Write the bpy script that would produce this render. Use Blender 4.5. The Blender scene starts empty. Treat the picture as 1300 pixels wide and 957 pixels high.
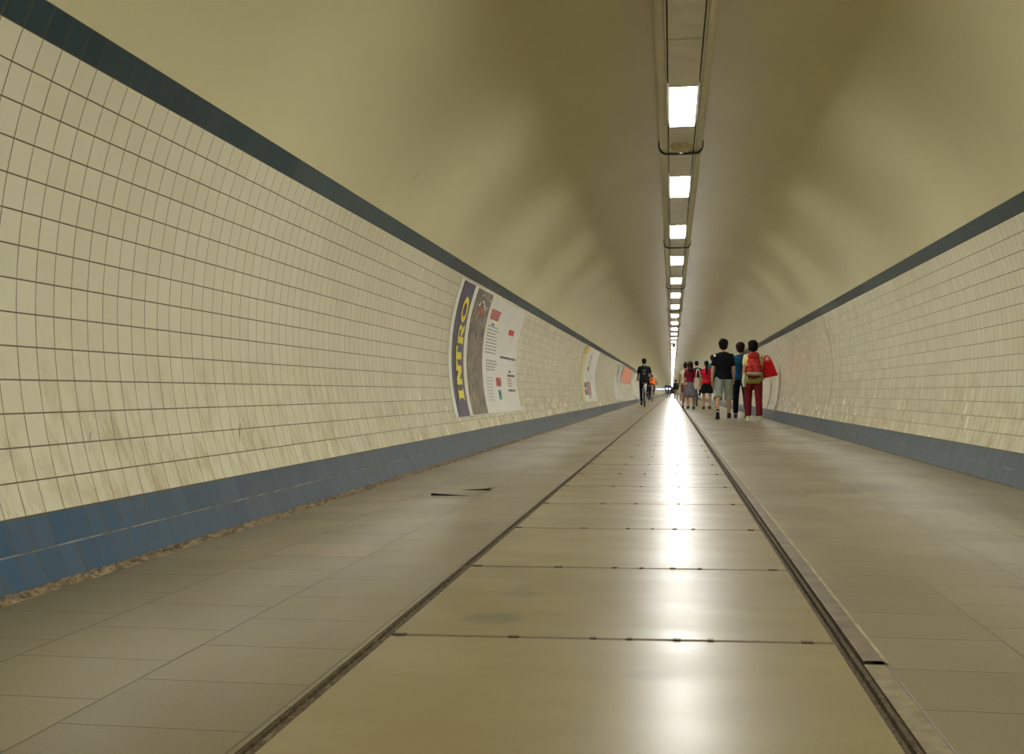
import bpy, bmesh, math, random
from mathutils import Vector, Matrix, noise
random.seed(7)
S, C_, PI = math.sin, math.cos, math.pi
scn = bpy.context.scene
COL = scn.collection
V = Vector

# ------------------------------------------------------------------ tunnel measures
R = 2.15            # inner radius
CZ = 0.895          # height of the circle's centre above the floor
T = 0.1069          # wall tile pitch
A0 = math.radians(23.8)      # top of the tiled wall
DA = math.radians(2.848)     # angle of one tile row
Y0, Y1 = -14.0, 460.0
HALF = 1.955
FX = 1394.0

# ------------------------------------------------------------------ helpers
def tag(o, label=None, cat=None, group=None, kind=None):
    if label: o['label'] = label
    if cat: o['category'] = cat
    if group: o['group'] = group
    if kind: o['kind'] = kind
    return o

def empty(name, loc=(0, 0, 0), rz=0, parent=None):
    o = bpy.data.objects.new(name, None); COL.objects.link(o)
    o.location = loc; o.rotation_euler = (0, 0, rz); o.empty_display_size = .1
    if parent: o.parent = parent
    return o

def obj(name, bm, mat, parent=None, smooth=False):
    me = bpy.data.meshes.new(name)
    bm.normal_update(); bm.to_mesh(me); bm.free()
    o = bpy.data.objects.new(name, me); COL.objects.link(o)
    if mat is not None: me.materials.append(mat)
    if smooth: me.polygons.foreach_set('use_smooth', [True] * len(me.polygons))
    if parent: o.parent = parent
    return o

def box(bm, x0, x1, y0, y1, z0, z1):
    v = [bm.verts.new(p) for p in ((x0,y0,z0),(x1,y0,z0),(x1,y1,z0),(x0,y1,z0),(x0,y0,z1),(x1,y0,z1),(x1,y1,z1),(x0,y1,z1))]
    for f in ((3,2,1,0),(4,5,6,7),(0,1,5,4),(1,2,6,5),(2,3,7,6),(3,0,4,7)):
        bm.faces.new([v[i] for i in f])
    return v

def rbox(bm, cx, cy, cz, sx, sy, sz, r=.01, seg=3, mat=None):
    """box with rounded edges"""
    b2 = bmesh.new()
    box(b2, -sx/2, sx/2, -sy/2, sy/2, -sz/2, sz/2)
    bmesh.ops.bevel(b2, geom=list(b2.edges), offset=r, segments=seg, profile=.6, affect='EDGES')
    merge(bm, b2, Matrix.Translation((cx, cy, cz)) @ (mat or Matrix()))

def merge(bm, b2, M=Matrix()):
    m = {}
    for v in b2.verts: m[v] = bm.verts.new(M @ v.co)
    for f in b2.faces:
        try: bm.faces.new([m[v] for v in f.verts])
        except ValueError: pass
    b2.free()

def cap(bm, pts, lat=(1, 0, 0), n=14, dome=True):
    """closed lofted tube through [(point, half_width_along_lat, half_depth)], domed ends"""
    P = [(V(p), a, b) for p, a, b in pts]
    if dome:
        d0 = (P[1][0] - P[0][0]).normalized(); d1 = (P[-1][0] - P[-2][0]).normalized()
        p, a, b = P[0]; m = min(a, b)
        head = [(p - d0 * m * S(t), a * C_(t), b * C_(t)) for t in (1.35, .95, .5)]
        p, a, b = P[-1]; m = min(a, b)
        tail = [(p + d1 * m * S(t), a * C_(t), b * C_(t)) for t in (.5, .95, 1.35)]
        P = head + P + tail
    rings = []
    L = V(lat)
    for i, (p, a, b) in enumerate(P):
        d = (P[min(i+1, len(P)-1)][0] - P[max(i-1, 0)][0])
        if d.length < 1e-6: d = V((0, 0, 1))
        d.normalize()
        u = L - d * L.dot(d)
        if u.length < 1e-3: u = d.orthogonal()
        u.normalize(); w = d.cross(u)
        rings.append([bm.verts.new(p + u * a * C_(t) + w * b * S(t)) for t in [2*PI*k/n for k in range(n)]])
    for r0, r1 in zip(rings, rings[1:]):
        for k in range(n):
            bm.faces.new((r0[k], r0[(k+1) % n], r1[(k+1) % n], r1[k]))
    bm.faces.new(rings[0][::-1]); bm.faces.new(rings[-1])

def tube(bm, pts, r, n=8):
    cap(bm, [(p, r, r) for p in pts], lat=(1, .01, .02), n=n, dome=False)

def ell(bm, c, rx, ry, rz, M=None, n=16):
    b2 = bmesh.new(); bmesh.ops.create_uvsphere(b2, u_segments=n, v_segments=n*2//3, radius=1)
    merge(bm, b2, Matrix.Translation(V(c)) @ (M or Matrix()) @ Matrix.Diagonal((rx, ry, rz, 1)))

def torus(bm, c, R_, r, n=32, m=8, axis='X'):
    rings = []
    for i in range(n):
        a = 2*PI*i/n; ring = []
        for j in range(m):
            b = 2*PI*j/m; q = R_ + r*C_(b); w = r*S(b)
            p = (w, q*C_(a), q*S(a)) if axis == 'X' else (q*C_(a), q*S(a), w)
            ring.append(bm.verts.new(V(c) + V(p)))
        rings.append(ring)
    for i in range(n):
        for j in range(m):
            bm.faces.new((rings[i][j], rings[(i+1) % n][j], rings[(i+1) % n][(j+1) % m], rings[i][(j+1) % m]))

def remesh(bm, voxel, smooth=3, extra=None):
    """union of the closed shells in bm as one continuous skin"""
    me = bpy.data.meshes.new('tmp'); bm.to_mesh(me); bm.free()
    o = bpy.data.objects.new('tmp', me); COL.objects.link(o)
    m = o.modifiers.new('r', 'REMESH'); m.mode = 'VOXEL'; m.voxel_size = voxel
    dg = bpy.context.evaluated_depsgraph_get(); dg.update()
    m2 = bpy.data.meshes.new_from_object(o.evaluated_get(dg))
    b = bmesh.new(); b.from_mesh(m2)
    for _ in range(smooth):
        bmesh.ops.smooth_vert(b, verts=b.verts, factor=.5, use_axis_x=True, use_axis_y=True, use_axis_z=True)
    if extra is not None: merge(b, extra)
    bpy.data.objects.remove(o); bpy.data.meshes.remove(me); bpy.data.meshes.remove(m2)
    return b

# ------------------------------------------------------------------ node helper
class N:
    def __init__(s, name):
        s.m = bpy.data.materials.new(name); s.m.use_nodes = True
        s.t = s.m.node_tree; s.t.nodes.clear()
        s.out = s.t.nodes.new('ShaderNodeOutputMaterial')
        s.b = s.t.nodes.new('ShaderNodeBsdfPrincipled')
        s.t.links.new(s.b.outputs[0], s.out.inputs[0])
    def node(s, k, **kw):
        n = s.t.nodes.new(k)
        for a, v in kw.items(): setattr(n, a, v)
        return n
    def put(s, sock, v):
        if isinstance(v, bpy.types.NodeSocket): s.t.links.new(v, sock)
        elif v is not None:
            if isinstance(v, tuple) and len(v) == 3 and sock.type == 'RGBA': v = v + (1,)
            sock.default_value = v
    def math(s, op, a, b=None, c=None, clamp=False):
        n = s.node('ShaderNodeMath', operation=op, use_clamp=clamp)
        s.put(n.inputs[0], a)
        if b is not None: s.put(n.inputs[1], b)
        if c is not None: s.put(n.inputs[2], c)
        return n.outputs[0]
    def mix(s, f, a, b, mode='MIX'):
        n = s.node('ShaderNodeMix', data_type='RGBA', blend_type=mode)
        s.put(n.inputs[0], f); s.put(n.inputs[6], a); s.put(n.inputs[7], b)
        return n.outputs[2]
    def pos(s):
        g = s.node('ShaderNodeNewGeometry'); x = s.node('ShaderNodeSeparateXYZ')
        s.t.links.new(g.outputs['Position'], x.inputs[0]); return x.outputs[0], x.outputs[1], x.outputs[2]
    def vec(s, x, y, z=0.0):
        n = s.node('ShaderNodeCombineXYZ')
        for i, v in enumerate((x, y, z)): s.put(n.inputs[i], v)
        return n.outputs[0]
    def noise(s, v, scale=5., detail=3., rough=.5, color=False):
        n = s.node('ShaderNodeTexNoise'); s.put(n.inputs['Vector'], v)
        n.inputs['Scale'].default_value = scale; n.inputs['Detail'].default_value = detail
        n.inputs['Roughness'].default_value = rough
        return n.outputs[1 if color else 0]
    def white(s, v, color=False):
        n = s.node('ShaderNodeTexWhiteNoise', noise_dimensions='3D'); s.put(n.inputs['Vector'], v)
        return n.outputs[1 if color else 0]
    def ramp(s, x, a, b, lo=0., hi=1.):
        n = s.node('ShaderNodeMapRange'); n.interpolation_type = 'SMOOTHSTEP'
        s.put(n.inputs[0], x)
        for i, v in enumerate((a, b, lo, hi)): n.inputs[i+1].default_value = v
        return n.outputs[0]
    def bump(s, h, dist=.01, strength=1.):
        n = s.node('ShaderNodeBump'); s.put(n.inputs['Height'], h)
        n.inputs['Distance'].default_value = dist; n.inputs['Strength'].default_value = strength
        return n
    def set(s, **kw):
        for k, v in kw.items():
            s.put(s.b.inputs[{'color': 'Base Color', 'rough': 'Roughness', 'metal': 'Metallic', 'normal': 'Normal',
                              'spec': 'Specular IOR Level', 'coat': 'Coat Weight', 'emit': 'Emission Color', 'estr': 'Emission Strength'}[k]], v)
        return s.m

_mc = {}
def plain(name, col, rough=.6, metal=0., var=.12, scale=30., bump=0., spec=None):
    """plain procedural material with a little mottling"""
    if name in _mc: return _mc[name]
    n = N(name)
    tc = n.node('ShaderNodeTexCoord').outputs['Object']
    f = n.noise(tc, scale, 3.)
    dark = tuple(c * (1 - var) for c in col); light = tuple(min(1, c * (1 + var)) for c in col)
    n.set(color=n.mix(n.ramp(f, .3, .7), dark, light), rough=rough, metal=metal)
    n.set(spec=spec if spec is not None else (.2 if rough >= .55 else .4))
    if bump: n.set(normal=n.bump(n.noise(tc, scale * .5, 2.), bump).outputs[0])
    _mc[name] = n.m
    return n.m

def glow(name, col, strength):
    n = N(name); n.set(color=col, emit=col, estr=strength, rough=.4); return n.m

# ------------------------------------------------------------------ setting materials
def wall_material():
    n = N('glazed_wall_tiles')
    x, y, z = n.pos()
    zz = n.math('SUBTRACT', z, CZ); ax = n.math('ABSOLUTE', x)
    ang = n.math('ARCTAN2', zz, ax)
    v = n.math('DIVIDE', n.math('SUBTRACT', A0, ang), DA)
    u = n.math('DIVIDE', n.math('ADD', y, 50.031), T)
    side = n.math('SIGN', x)
    fu = n.math('FRACT', u); fv = n.math('FRACT', v)
    du = n.math('MINIMUM', fu, n.math('SUBTRACT', 1., fu)); dv = n.math('MINIMUM', fv, n.math('SUBTRACT', 1., fv))
    iu = n.math('FLOOR', u); iv = n.math('FLOOR', v)
    tid = n.vec(iu, iv, side)
    rnd = n.white(tid); rc = n.white(tid, True)
    # grout
    gh = n.ramp(dv, .016, .030, 1., 0.); gv = n.ramp(du, .015, .028, 1., 0.)
    p3 = n.vec(n.math('MULTIPLY', u, .1), n.math('MULTIPLY', v, .1), side)
    gvar = n.noise(p3, 9., 4.)
    gv = n.math('MULTIPLY', gv, n.ramp(gvar, .3, .65, .75, 1.))
    # cream
    cream = n.mix(rnd, (.665, .63, .455), (.695, .66, .482))
    # scuffs and street dirt, growing towards the foot of the wall
    st1 = n.noise(n.vec(n.math('MULTIPLY', n.math('ADD', u, n.math('MULTIPLY', v, -.25)), 1.1), n.math('MULTIPLY', v, .30), side), 1.5, 6., .72)
    st2 = n.noise(n.vec(n.math('MULTIPLY', u, .22), n.math('MULTIPLY', v, .5), side), 1.3, 5., .6)
    dirt = n.math('MULTIPLY', n.ramp(st1, .42, .74), n.ramp(v, 7.5, 14.6, .0, .72))
    dirt2 = n.math('MULTIPLY', n.ramp(st2, .5, .75), n.ramp(v, 6., 14., .03, .5))
    cream = n.mix(dirt, cream, (.38, .29, .13))
    cream = n.mix(dirt2, cream, (.50, .43, .27))
    # short black scuff marks
    sc = n.noise(n.vec(n.math('ADD', n.math('MULTIPLY', u, .9), n.math('MULTIPLY', v, .55)), n.math('MULTIPLY', v, .18), side), 3.2, 2., .4)
    scm = n.math('MULTIPLY', n.ramp(sc, .735, .77), n.ramp(v, 8., 14., 0., .7))
    cream = n.mix(scm, cream, (.12, .10, .06))
    # blue plinth
    bl = n.noise(n.vec(n.math('MULTIPLY', y, .35), side, 3.), 1.4, 3.)
    blue = n.mix(n.ramp(bl, .35, .62), (.022, .050, .082), (.036, .058, .074))
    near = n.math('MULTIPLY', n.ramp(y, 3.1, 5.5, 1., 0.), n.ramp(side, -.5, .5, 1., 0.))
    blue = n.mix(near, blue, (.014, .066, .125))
    blue = n.mix(n.math('MULTIPLY', rnd, .25), blue, (.085, .125, .15))
    blue = n.mix(n.math('MULTIPLY', n.ramp(st1, .42, .75), .4), blue, (.09, .08, .055))
    # dark green top course, whole stretches of one glaze
    bk = n.white(n.vec(n.math('FLOOR', n.math('DIVIDE', n.math('ADD', iu, n.math('MULTIPLY', side, 5.)), 19.)), side, 9.))
    top = n.mix(n.ramp(bk, .3, .8), (.010, .034, .044), (.030, .060, .066))
    top = n.mix(n.ramp(bk, .05, .3, .9, 0.), top, (.016, .02, .03))
    rk = n.math('MULTIPLY', n.ramp(y, 15.5, 16.2, 0., 1.), n.ramp(side, -.5, .5, 0., 1.))
    top = n.mix(n.math('MULTIPLY', rk, .9), top, (.014, .013, .016))
    top = n.mix(n.math('MULTIPLY', rnd, .25), top, (.035, .07, .08))
    m_top = n.math('LESS_THAN', v, 1.0); m_low = n.math('GREATER_THAN', v, 15.0)
    col = n.mix(m_top, cream, top); col = n.mix(m_low, col, blue)
    gcw = n.mix(gvar, (.075, .048, .01), (.17, .12, .04))
    gcd = n.mix(gvar, (.13, .105, .06), (.05, .045, .03))
    gcol = n.mix(n.math('MAXIMUM', m_top, m_low), gcw, gcd)
    g = n.math('MAXIMUM', gh, gv)
    col = n.mix(g, col, gcol)
    hl = n.math('MULTIPLY', n.ramp(n.math('ABSOLUTE', n.math('SUBTRACT', v, 16.)), .018, .03, 1., 0.), n.ramp(gvar, .4, .65, .1, .6))
    col = n.mix(hl, col, (.36, .38, .32))
    # rust-dark weeping joints where the tunnel rings meet
    def weep(yc, w, v0, s, amt):
        d = n.math('ABSOLUTE', n.math('SUBTRACT', n.math('ADD', y, n.math('MULTIPLY', n.math('SUBTRACT', n.noise(n.vec(v, yc, 1.), 1.3, 2.), .5), .10)), yc))
        k = n.math('MULTIPLY', n.ramp(d, w * .3, w, 1., 0.), n.ramp(v, v0, v0 + 4., 0., amt))
        return n.math('MULTIPLY', k, n.math('GREATER_THAN', n.math('MULTIPLY', side, s), 0.))
    wp = n.math('MAXIMUM', weep(23.6, .30, 5., 1., .9), weep(25.6, .26, 7., 1., .85))
    wp = n.math('MAXIMUM', wp, weep(43.2, .45, 12., -1., .9))
    wp = n.math('MAXIMUM', wp, weep(16.0, .05, -3., 1., .35))
    col = n.mix(wp, col, (.10, .065, .03))
    rough = n.mix(n.math('MAXIMUM', m_low, m_top), n.math('ADD', n.math('MULTIPLY', rnd, .08), .17), (.40, .40, .40))
    rough = n.math('ADD', rough, n.math('MAXIMUM', n.math('MULTIPLY', dirt, .12), n.math('MULTIPLY', g, .35)))
    specv = n.mix(n.math('MAXIMUM', m_low, m_top), (.5, .5, .5), (.25, .25, .25))
    # every tile lies a little differently; sunk joints
    hgt = n.math('SUBTRACT', n.math('MULTIPLY', n.noise(p3, 60., 2.), .12), g)
    b = n.bump(hgt, .0012, .8)
    nt = n.node('ShaderNodeVectorMath', operation='MULTIPLY_ADD')
    nm = n.node('ShaderNodeVectorMath', operation='SUBTRACT'); n.put(nm.inputs[0], rc); nm.inputs[1].default_value = (.5, .5, .5)
    n.put(nt.inputs[0], nm.outputs[0]); nt.inputs[1].default_value = (.014, .014, .014); n.put(nt.inputs[2], b.outputs[0])
    nn = n.node('ShaderNodeVectorMath', operation='NORMALIZE'); n.put(nn.inputs[0], nt.outputs[0])
    return n.set(color=col, rough=rough, normal=nn.outputs[0], spec=specv)

def vault_material():
    n = N('painted_vault_plaster')
    x, y, z = n.pos()
    ang = n.math('MULTIPLY', n.math('ARCTAN2', n.math('SUBTRACT', z, CZ), x), R)
    p = n.vec(ang, y, 0.)
    f = n.noise(n.vec(n.math('MULTIPLY', ang, 1.), n.math('MULTIPLY', y, .6), 0.), 1.1, 4.)
    col = n.mix(n.ramp(f, .3, .7), (.605, .562, .342), (.635, .592, .365))
    # faint scratches and old marks
    s1 = n.noise(n.vec(n.math('ADD', n.math('MULTIPLY', ang, 1.4), n.math('MULTIPLY', y, 1.1)), n.math('SUBTRACT', n.math('MULTIPLY', ang, .35), n.math('MULTIPLY', y, .3)), 4.), 6., 3.)
    col = n.mix(n.math('MULTIPLY', n.ramp(s1, .72, .78), .22), col, (.33, .27, .12))
    s2 = n.noise(p, 45., 1.)
    col = n.mix(n.math('MULTIPLY', n.ramp(s2, .77, .80), .3), col, (.25, .2, .1))
    h = n.noise(p, 2.2, 3.)
    fine = n.noise(p, 140., 2.)
    hh = n.math('ADD', h, n.math('MULTIPLY', fine, .03))
    return n.set(color=col, rough=.24, normal=n.bump(hh, .0005, .5).outputs[0], spec=.25)

def paving_material():
    n = N('worn_paving_slabs')
    x, y, z = n.pos()
    left = n.math('LESS_THAN', x, 0.)
    ul = n.math('DIVIDE', n.math('ADD', x, 1.87), .356)
    ur = n.math('ADD', n.math('DIVIDE', n.math('SUBTRACT', x, .345), .31), 20.)
    u = n.math('ADD', n.math('MULTIPLY', left, ul), n.math('MULTIPLY', n.math('SUBTRACT', 1., left), ur))
    iu = n.math('FLOOR', u); fu = n.math('FRACT', u)
    stag = n.math('MULTIPLY', n.math('MODULO', n.math('ADD', iu, 40.), 2.), .5)
    v = n.math('ADD', n.math('DIVIDE', n.math('ADD', y, 50.10), .30), stag)
    iv = n.math('FLOOR', v); fv = n.math('FRACT', v)
    du = n.math('MULTIPLY', n.math('MINIMUM', fu, n.math('SUBTRACT', 1., fu)), .33)
    dv = n.math('MULTIPLY', n.math('MINIMUM', fv, n.math('SUBTRACT', 1., fv)), .30)
    g = n.ramp(n.math('MINIMUM', du, dv), .0012, .0034, 1., 0.)
    rnd = n.white(n.vec(iu, iv, 1.)); rc = n.white(n.vec(iu, iv, 1.), True)
    big = n.noise(n.vec(x, n.math('MULTIPLY', y, .45), 0.), 1.6, 4.)
    fine = n.noise(n.vec(x, y, 0.), 160., 3., .7)
    col = n.mix(rnd, (.128, .103, .048), (.185, .152, .075))
    col = n.mix(n.math('MULTIPLY', n.ramp(rnd, .82, 1.), .45), col, (.21, .145, .07))
    col = n.mix(n.ramp(big, .3, .7, 0., .45), col, (.205, .175, .098))
    col = n.mix(n.ramp(fine, .35, .7, 0., .35), col, (.07, .055, .025))
    col = n.mix(n.math('MULTIPLY', g, .9), col, (.05, .035, .015))
    # dark trodden line beside the middle strip and the spill on the right
    e = n.ramp(n.math('ABSOLUTE', n.math('ADD', x, .87)), .0, .11, .45, 0.)
    col = n.mix(n.math('MULTIPLY', e, n.ramp(big, .35, .6)), col, (.13, .10, .05))
    def spot(cx, cy, rx, ry, amt):
        a = n.math('POWER', n.math('DIVIDE', n.math('SUBTRACT', x, cx), rx), 2.)
        b = n.math('POWER', n.math('DIVIDE', n.math('SUBTRACT', y, cy), ry), 2.)
        w = n.math('ADD', n.math('SQRT', n.math('ADD', a, b)), n.math('MULTIPLY', n.math('SUBTRACT', n.noise(n.vec(x, y, 5.), 14., 3.), .5), 1.6))
        return n.ramp(w, .45, 1.1, amt, 0.)
    col = n.mix(spot(1.04, 3.42, .17, .12, .55), col, (.07, .055, .035))
    rough = n.ramp(big, .3, .7, .40, .33)
    h = n.math('SUBTRACT', n.math('MULTIPLY', fine, .25), g)
    b = n.bump(h, .002, .5)
    nt = n.node('ShaderNodeVectorMath', operation='MULTIPLY_ADD')
    nm = n.node('ShaderNodeVectorMath', operation='SUBTRACT'); n.put(nm.inputs[0], rc); nm.inputs[1].default_value = (.5, .5, .5)
    n.put(nt.inputs[0], nm.outputs[0]); nt.inputs[1].default_value = (.016, .016, 0.); n.put(nt.inputs[2], b.outputs[0])
    nn = n.node('ShaderNodeVectorMath', operation='NORMALIZE'); n.put(nn.inputs[0], nt.outputs[0])
    return n.set(color=col, rough=rough, normal=nn.outputs[0], spec=.22)

def strip_material():
    n = N('polished_concrete_covers')
    x, y, z = n.pos()
    yy = n.math('SUBTRACT', y, n.math('MULTIPLY', n.math('ADD', x, .77), .055))
    v = n.math('DIVIDE', n.math('SUBTRACT', yy, 2.56 - 104.), 1.04)
    iv = n.math('FLOOR', v); fv = n.math('FRACT', v)
    d = n.math('MULTIPLY', n.math('MINIMUM', fv, n.math('SUBTRACT', 1., fv)), 1.04)
    d = n.math('ADD', d, n.math('MULTIPLY', n.math('SUBTRACT', n.noise(n.vec(x, y, 0.), 60., 2.), .5), .006))
    g = n.ramp(d, .006, .015, 1., 0.)
    rnd = n.white(n.vec(iv, 3., 1.)); rc = n.white(n.vec(iv, 3., 1.), True)
    big = n.noise(n.vec(n.math('MULTIPLY', x, .6), y, 0.), 2.2, 5.)
    brush = n.noise(n.vec(x, n.math('MULTIPLY', y, 1.6), 7.), 3.1, 5.)
    fine = n.noise(n.vec(x, y, 0.), 220., 3., .7)
    col = n.mix(rnd, (.155, .122, .048), (.185, .148, .062))
    col = n.mix(n.ramp(big, .35, .68, 0., .5), col, (.165, .118, .042))
    col = n.mix(n.ramp(brush, .4, .75, 0., .4), col, (.215, .18, .088))
    col = n.mix(n.ramp(fine, .4, .75, 0., .3), col, (.085, .066, .028))
    def spot(cx, cy, rx, ry, amt):
        a = n.math('POWER', n.math('DIVIDE', n.math('SUBTRACT', x, cx), rx), 2.)
        b = n.math('POWER', n.math('DIVIDE', n.math('SUBTRACT', y, cy), ry), 2.)
        w = n.math('ADD', n.math('SQRT', n.math('ADD', a, b)), n.math('MULTIPLY', n.math('SUBTRACT', n.noise(n.vec(x, y, 5.), 14., 3.), .5), .9))
        return n.ramp(w, .5, 1.1, amt, 0.)
    for q in ((-.52, 3.12, .065, .075, .65), (-.545, 2.78, .10, .075, .7), (-.42, 2.86, .06, .03, .3), (-.14, 2.27, .06, .05, .3)):
        col = n.mix(spot(*q), col, (.065, .062, .03))
    col = n.mix(n.math('MULTIPLY', g, .85), col, (.07, .045, .018))
    rough = n.math('ADD', n.ramp(brush, .3, .7, .35, .292), n.math('MULTIPLY', g, .4))
    h = n.math('SUBTRACT', 1., g)
    b = n.bump(h, .0018, .5)
    nt = n.node('ShaderNodeVectorMath', operation='MULTIPLY_ADD')
    nm = n.node('ShaderNodeVectorMath', operation='SUBTRACT'); n.put(nm.inputs[0], rc); nm.inputs[1].default_value = (.5, .5, .5)
    n.put(nt.inputs[0], nm.outputs[0]); nt.inputs[1].default_value = (.004, .008, 0.); n.put(nt.inputs[2], b.outputs[0])
    nn = n.node('ShaderNodeVectorMath', operation='NORMALIZE'); n.put(nn.inputs[0], nt.outputs[0])
    return n.set(color=col, rough=rough, normal=nn.outputs[0], spec=.2)

def rubble_material():
    n = N('crumbling_mortar')
    x, y, z = n.pos()
    p = n.vec(x, n.math('MULTIPLY', y, .6), z)
    vo = n.node('ShaderNodeTexVoronoi'); n.put(vo.inputs['Vector'], p); vo.inputs['Scale'].default_value = 42.
    k = n.noise(p, 30., 4.)
    col = n.mix(n.ramp(k, .35, .65), (.05, .035, .015), (.24, .175, .09))
    col = n.mix(n.math('MULTIPLY', vo.outputs['Color'], .35), col, (.33, .26, .16))
    col = n.mix(n.ramp(n.noise(p, 55., 2.), .6, .7, 0., .7), col, (.06, .045, .02))
    return n.set(color=col, rough=.9, normal=n.bump(k, .01).outputs[0])

def rail_material():
    n = N('rusty_rail_joint')
    x, y, z = n.pos()
    p = n.vec(x, n.math('MULTIPLY', y, .5), 0.)
    k = n.noise(p, 70., 4., .7)
    col = n.mix(n.ramp(k, .35, .65), (.032, .022, .010), (.11, .08, .038))
    col = n.mix(n.ramp(n.noise(p, 25., 2.), .62, .7, 0., .6), col, (.20, .16, .09))
    return n.set(color=col, rough=.75, spec=.15, normal=n.bump(k, .006).outputs[0])

# ------------------------------------------------------------------ the setting
YS = [Y0] + [Y0 + 2 * i for i in range(1, 40)] + [70 + 10 * i for i in range(0, 39)] + [Y1]
def sweep(profile, ys=YS, closed=False):
    bm = bmesh.new(); prev = None
    for yv in ys:
        ring = [bm.verts.new((px, yv, pz)) for px, pz in profile]
        if prev:
            m = len(ring)
            for k in range(m if closed else m - 1):
                bm.faces.new((prev[k], prev[(k+1) % m], ring[(k+1) % m], ring[k]))
        prev = ring
    return bm
def arc(a0, a1, n, r=R):
    return [(r * C_(a0 + (a1 - a0) * i / n), CZ + r * S(a0 + (a1 - a0) * i / n)) for i in range(n + 1)]

m_wall = wall_material()
AL = A0 - 17.15 * DA
bm = sweep(arc(AL, A0, 34)); bmesh.ops.reverse_faces(bm, faces=bm.faces)
w = obj('wall_right', bm, m_wall, smooth=True); tag(w, kind='structure')
bm = sweep(arc(PI - AL, PI - A0, 34))
w = obj('wall_left', bm, m_wall, smooth=True); tag(w, kind='structure')
bm = sweep(arc(A0, PI - A0, 72)); bmesh.ops.reverse_faces(bm, faces=bm.faces)
w = obj('ceiling', bm, vault_material(), smooth=True); tag(w, kind='structure')

# floor: two paved sides and the strip of square covers down the middle
XL0, XL1, XR0, XR1, XR2 = -.790, -.757, .266, .302, .345
bm = sweep([(-1.87, -.08), (-1.87, 0), (XL0, 0), (XL0, -.08)])
b2 = sweep([(XR2, -.08), (XR2, 0), (1.93, 0), (1.93, -.08)]); merge(bm, b2)
fl = obj('floor', bm, paving_material()); tag(fl, kind='structure')
bm = sweep([(XL1, -.08), (XL1, 0.001), (XR0, 0.001), (XR0, -.08)])
strip = obj('floor', bm, strip_material()); tag(strip, kind='structure')
m_rail = rail_material()
bm = sweep([(XL0 - .001, -.004), (XL0 + .004, -.004), (XL0 + .006, -.010), (XL0 + .014, -.010), (XL0 + .016, -.003), (XL1 + .001, -.003)])
tr = obj('trim_1', bm, m_rail); tag(tr, kind='structure')
bm = sweep([(XR0 - .001, -.003), (XR0 + .006, -.003), (XR0 + .008, -.014), (XR0 + .020, -.014), (XR0 + .022, -.004), (XR0 + .027, -.004), (XR0 + .029, -.010), (XR1 + .001, -.010)])
tr = obj('trim_2', bm, m_rail); tag(tr, kind='structure')
# flat bar along the right side of the groove: iron up to its end, mortar nearer
m_bar = plain('worn_flat_iron', (.115, .088, .046), .6, .0, .25, 12.)
bm = sweep([(XR1, -.03), (XR1, .004), (XR1 + .004, .006), (XR2 - .004, .006), (XR2, .003), (XR2, -.03)], [2.44] + [y for y in YS if y > 3])
tr = obj('trim_3', bm, m_bar); tag(tr, kind='structure')
bm = sweep([(XR1, -.03), (XR1, -.002), (XR2, -.001), (XR2, -.03)], [Y0, -4, 0, 1, 2, 2.44])
tr = obj('trim_4', bm, plain('pale_edge_mortar', (.17, .14, .075), .7, 0, .2, 25.)); tag(tr, kind='structure')
m_edge = plain('pale_edge_mortar', (.21, .18, .10), .7)
bm = sweep([(XR2 - .001, -.001), (XR2 - .001, .004), (XR2 + .008, .0015), (XR2 + .012, -.001)], [2.44] + [y for y in YS if y > 3])
tr = obj('trim_5', bm, plain('chipped_pale_edge', (.27, .235, .14), .6, 0, .3, 18.)); tag(tr, kind='structure')

# crumbling mortar at the foot of the walls
m_rub = rubble_material()
def rubble(name, xa, xb, h):
    bm = bmesh.new()
    ys = [2 + i * .016 for i in range(900)]
    xs = [xa + (xb - xa) * i / 9 for i in range(10)]
    rows = []
    ys = [Y0, -4, 0, 1.9] + ys + [20 + 4 * i for i in range(20)] + [150, 300, Y1]
    for yv in ys:
        r_ = []
        for i, xv in enumerate(xs):
            e = min(i, 9 - i) / 3.; e = min(1, e)
            q = noise.noise(V((xv * 55, yv * 30, 1.))) * .6 + noise.noise(V((xv * 120, yv * 70, 4.))) * .4
            r_.append(bm.verts.new((xv, yv, (.002 + h * (q + .1) * e) - .004)))
        rows.append(r_)
    for a, b in zip(rows, rows[1:]):
        for i in range(9): bm.faces.new((a[i], a[i+1], b[i+1], b[i]))
    if xa > xb: bmesh.ops.reverse_faces(bm, faces=bm.faces)
    o = obj(name, bm, m_rub); tag(o, kind='structure')
rubble('trim_6', -1.965, -1.868, .032)
rubble('trim_7', 1.925, 1.962, .010)

# end walls far down the tunnel and behind the camera
m_end = plain('far_end_wall', (.42, .38, .24), .7)
for nm, yv, flip in (('wall_back', Y1, 1), ('wall_front', Y0, -1)):
    bm = bmesh.new(); vs = [bm.verts.new((x_, yv, z_)) for x_, z_ in arc(AL, PI - AL, 40)]
    f = bm.faces.new(vs)
    if flip < 0: bmesh.ops.reverse_faces(bm, faces=[f])
    o = obj(nm, bm, m_end); tag(o, kind='structure')

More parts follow.
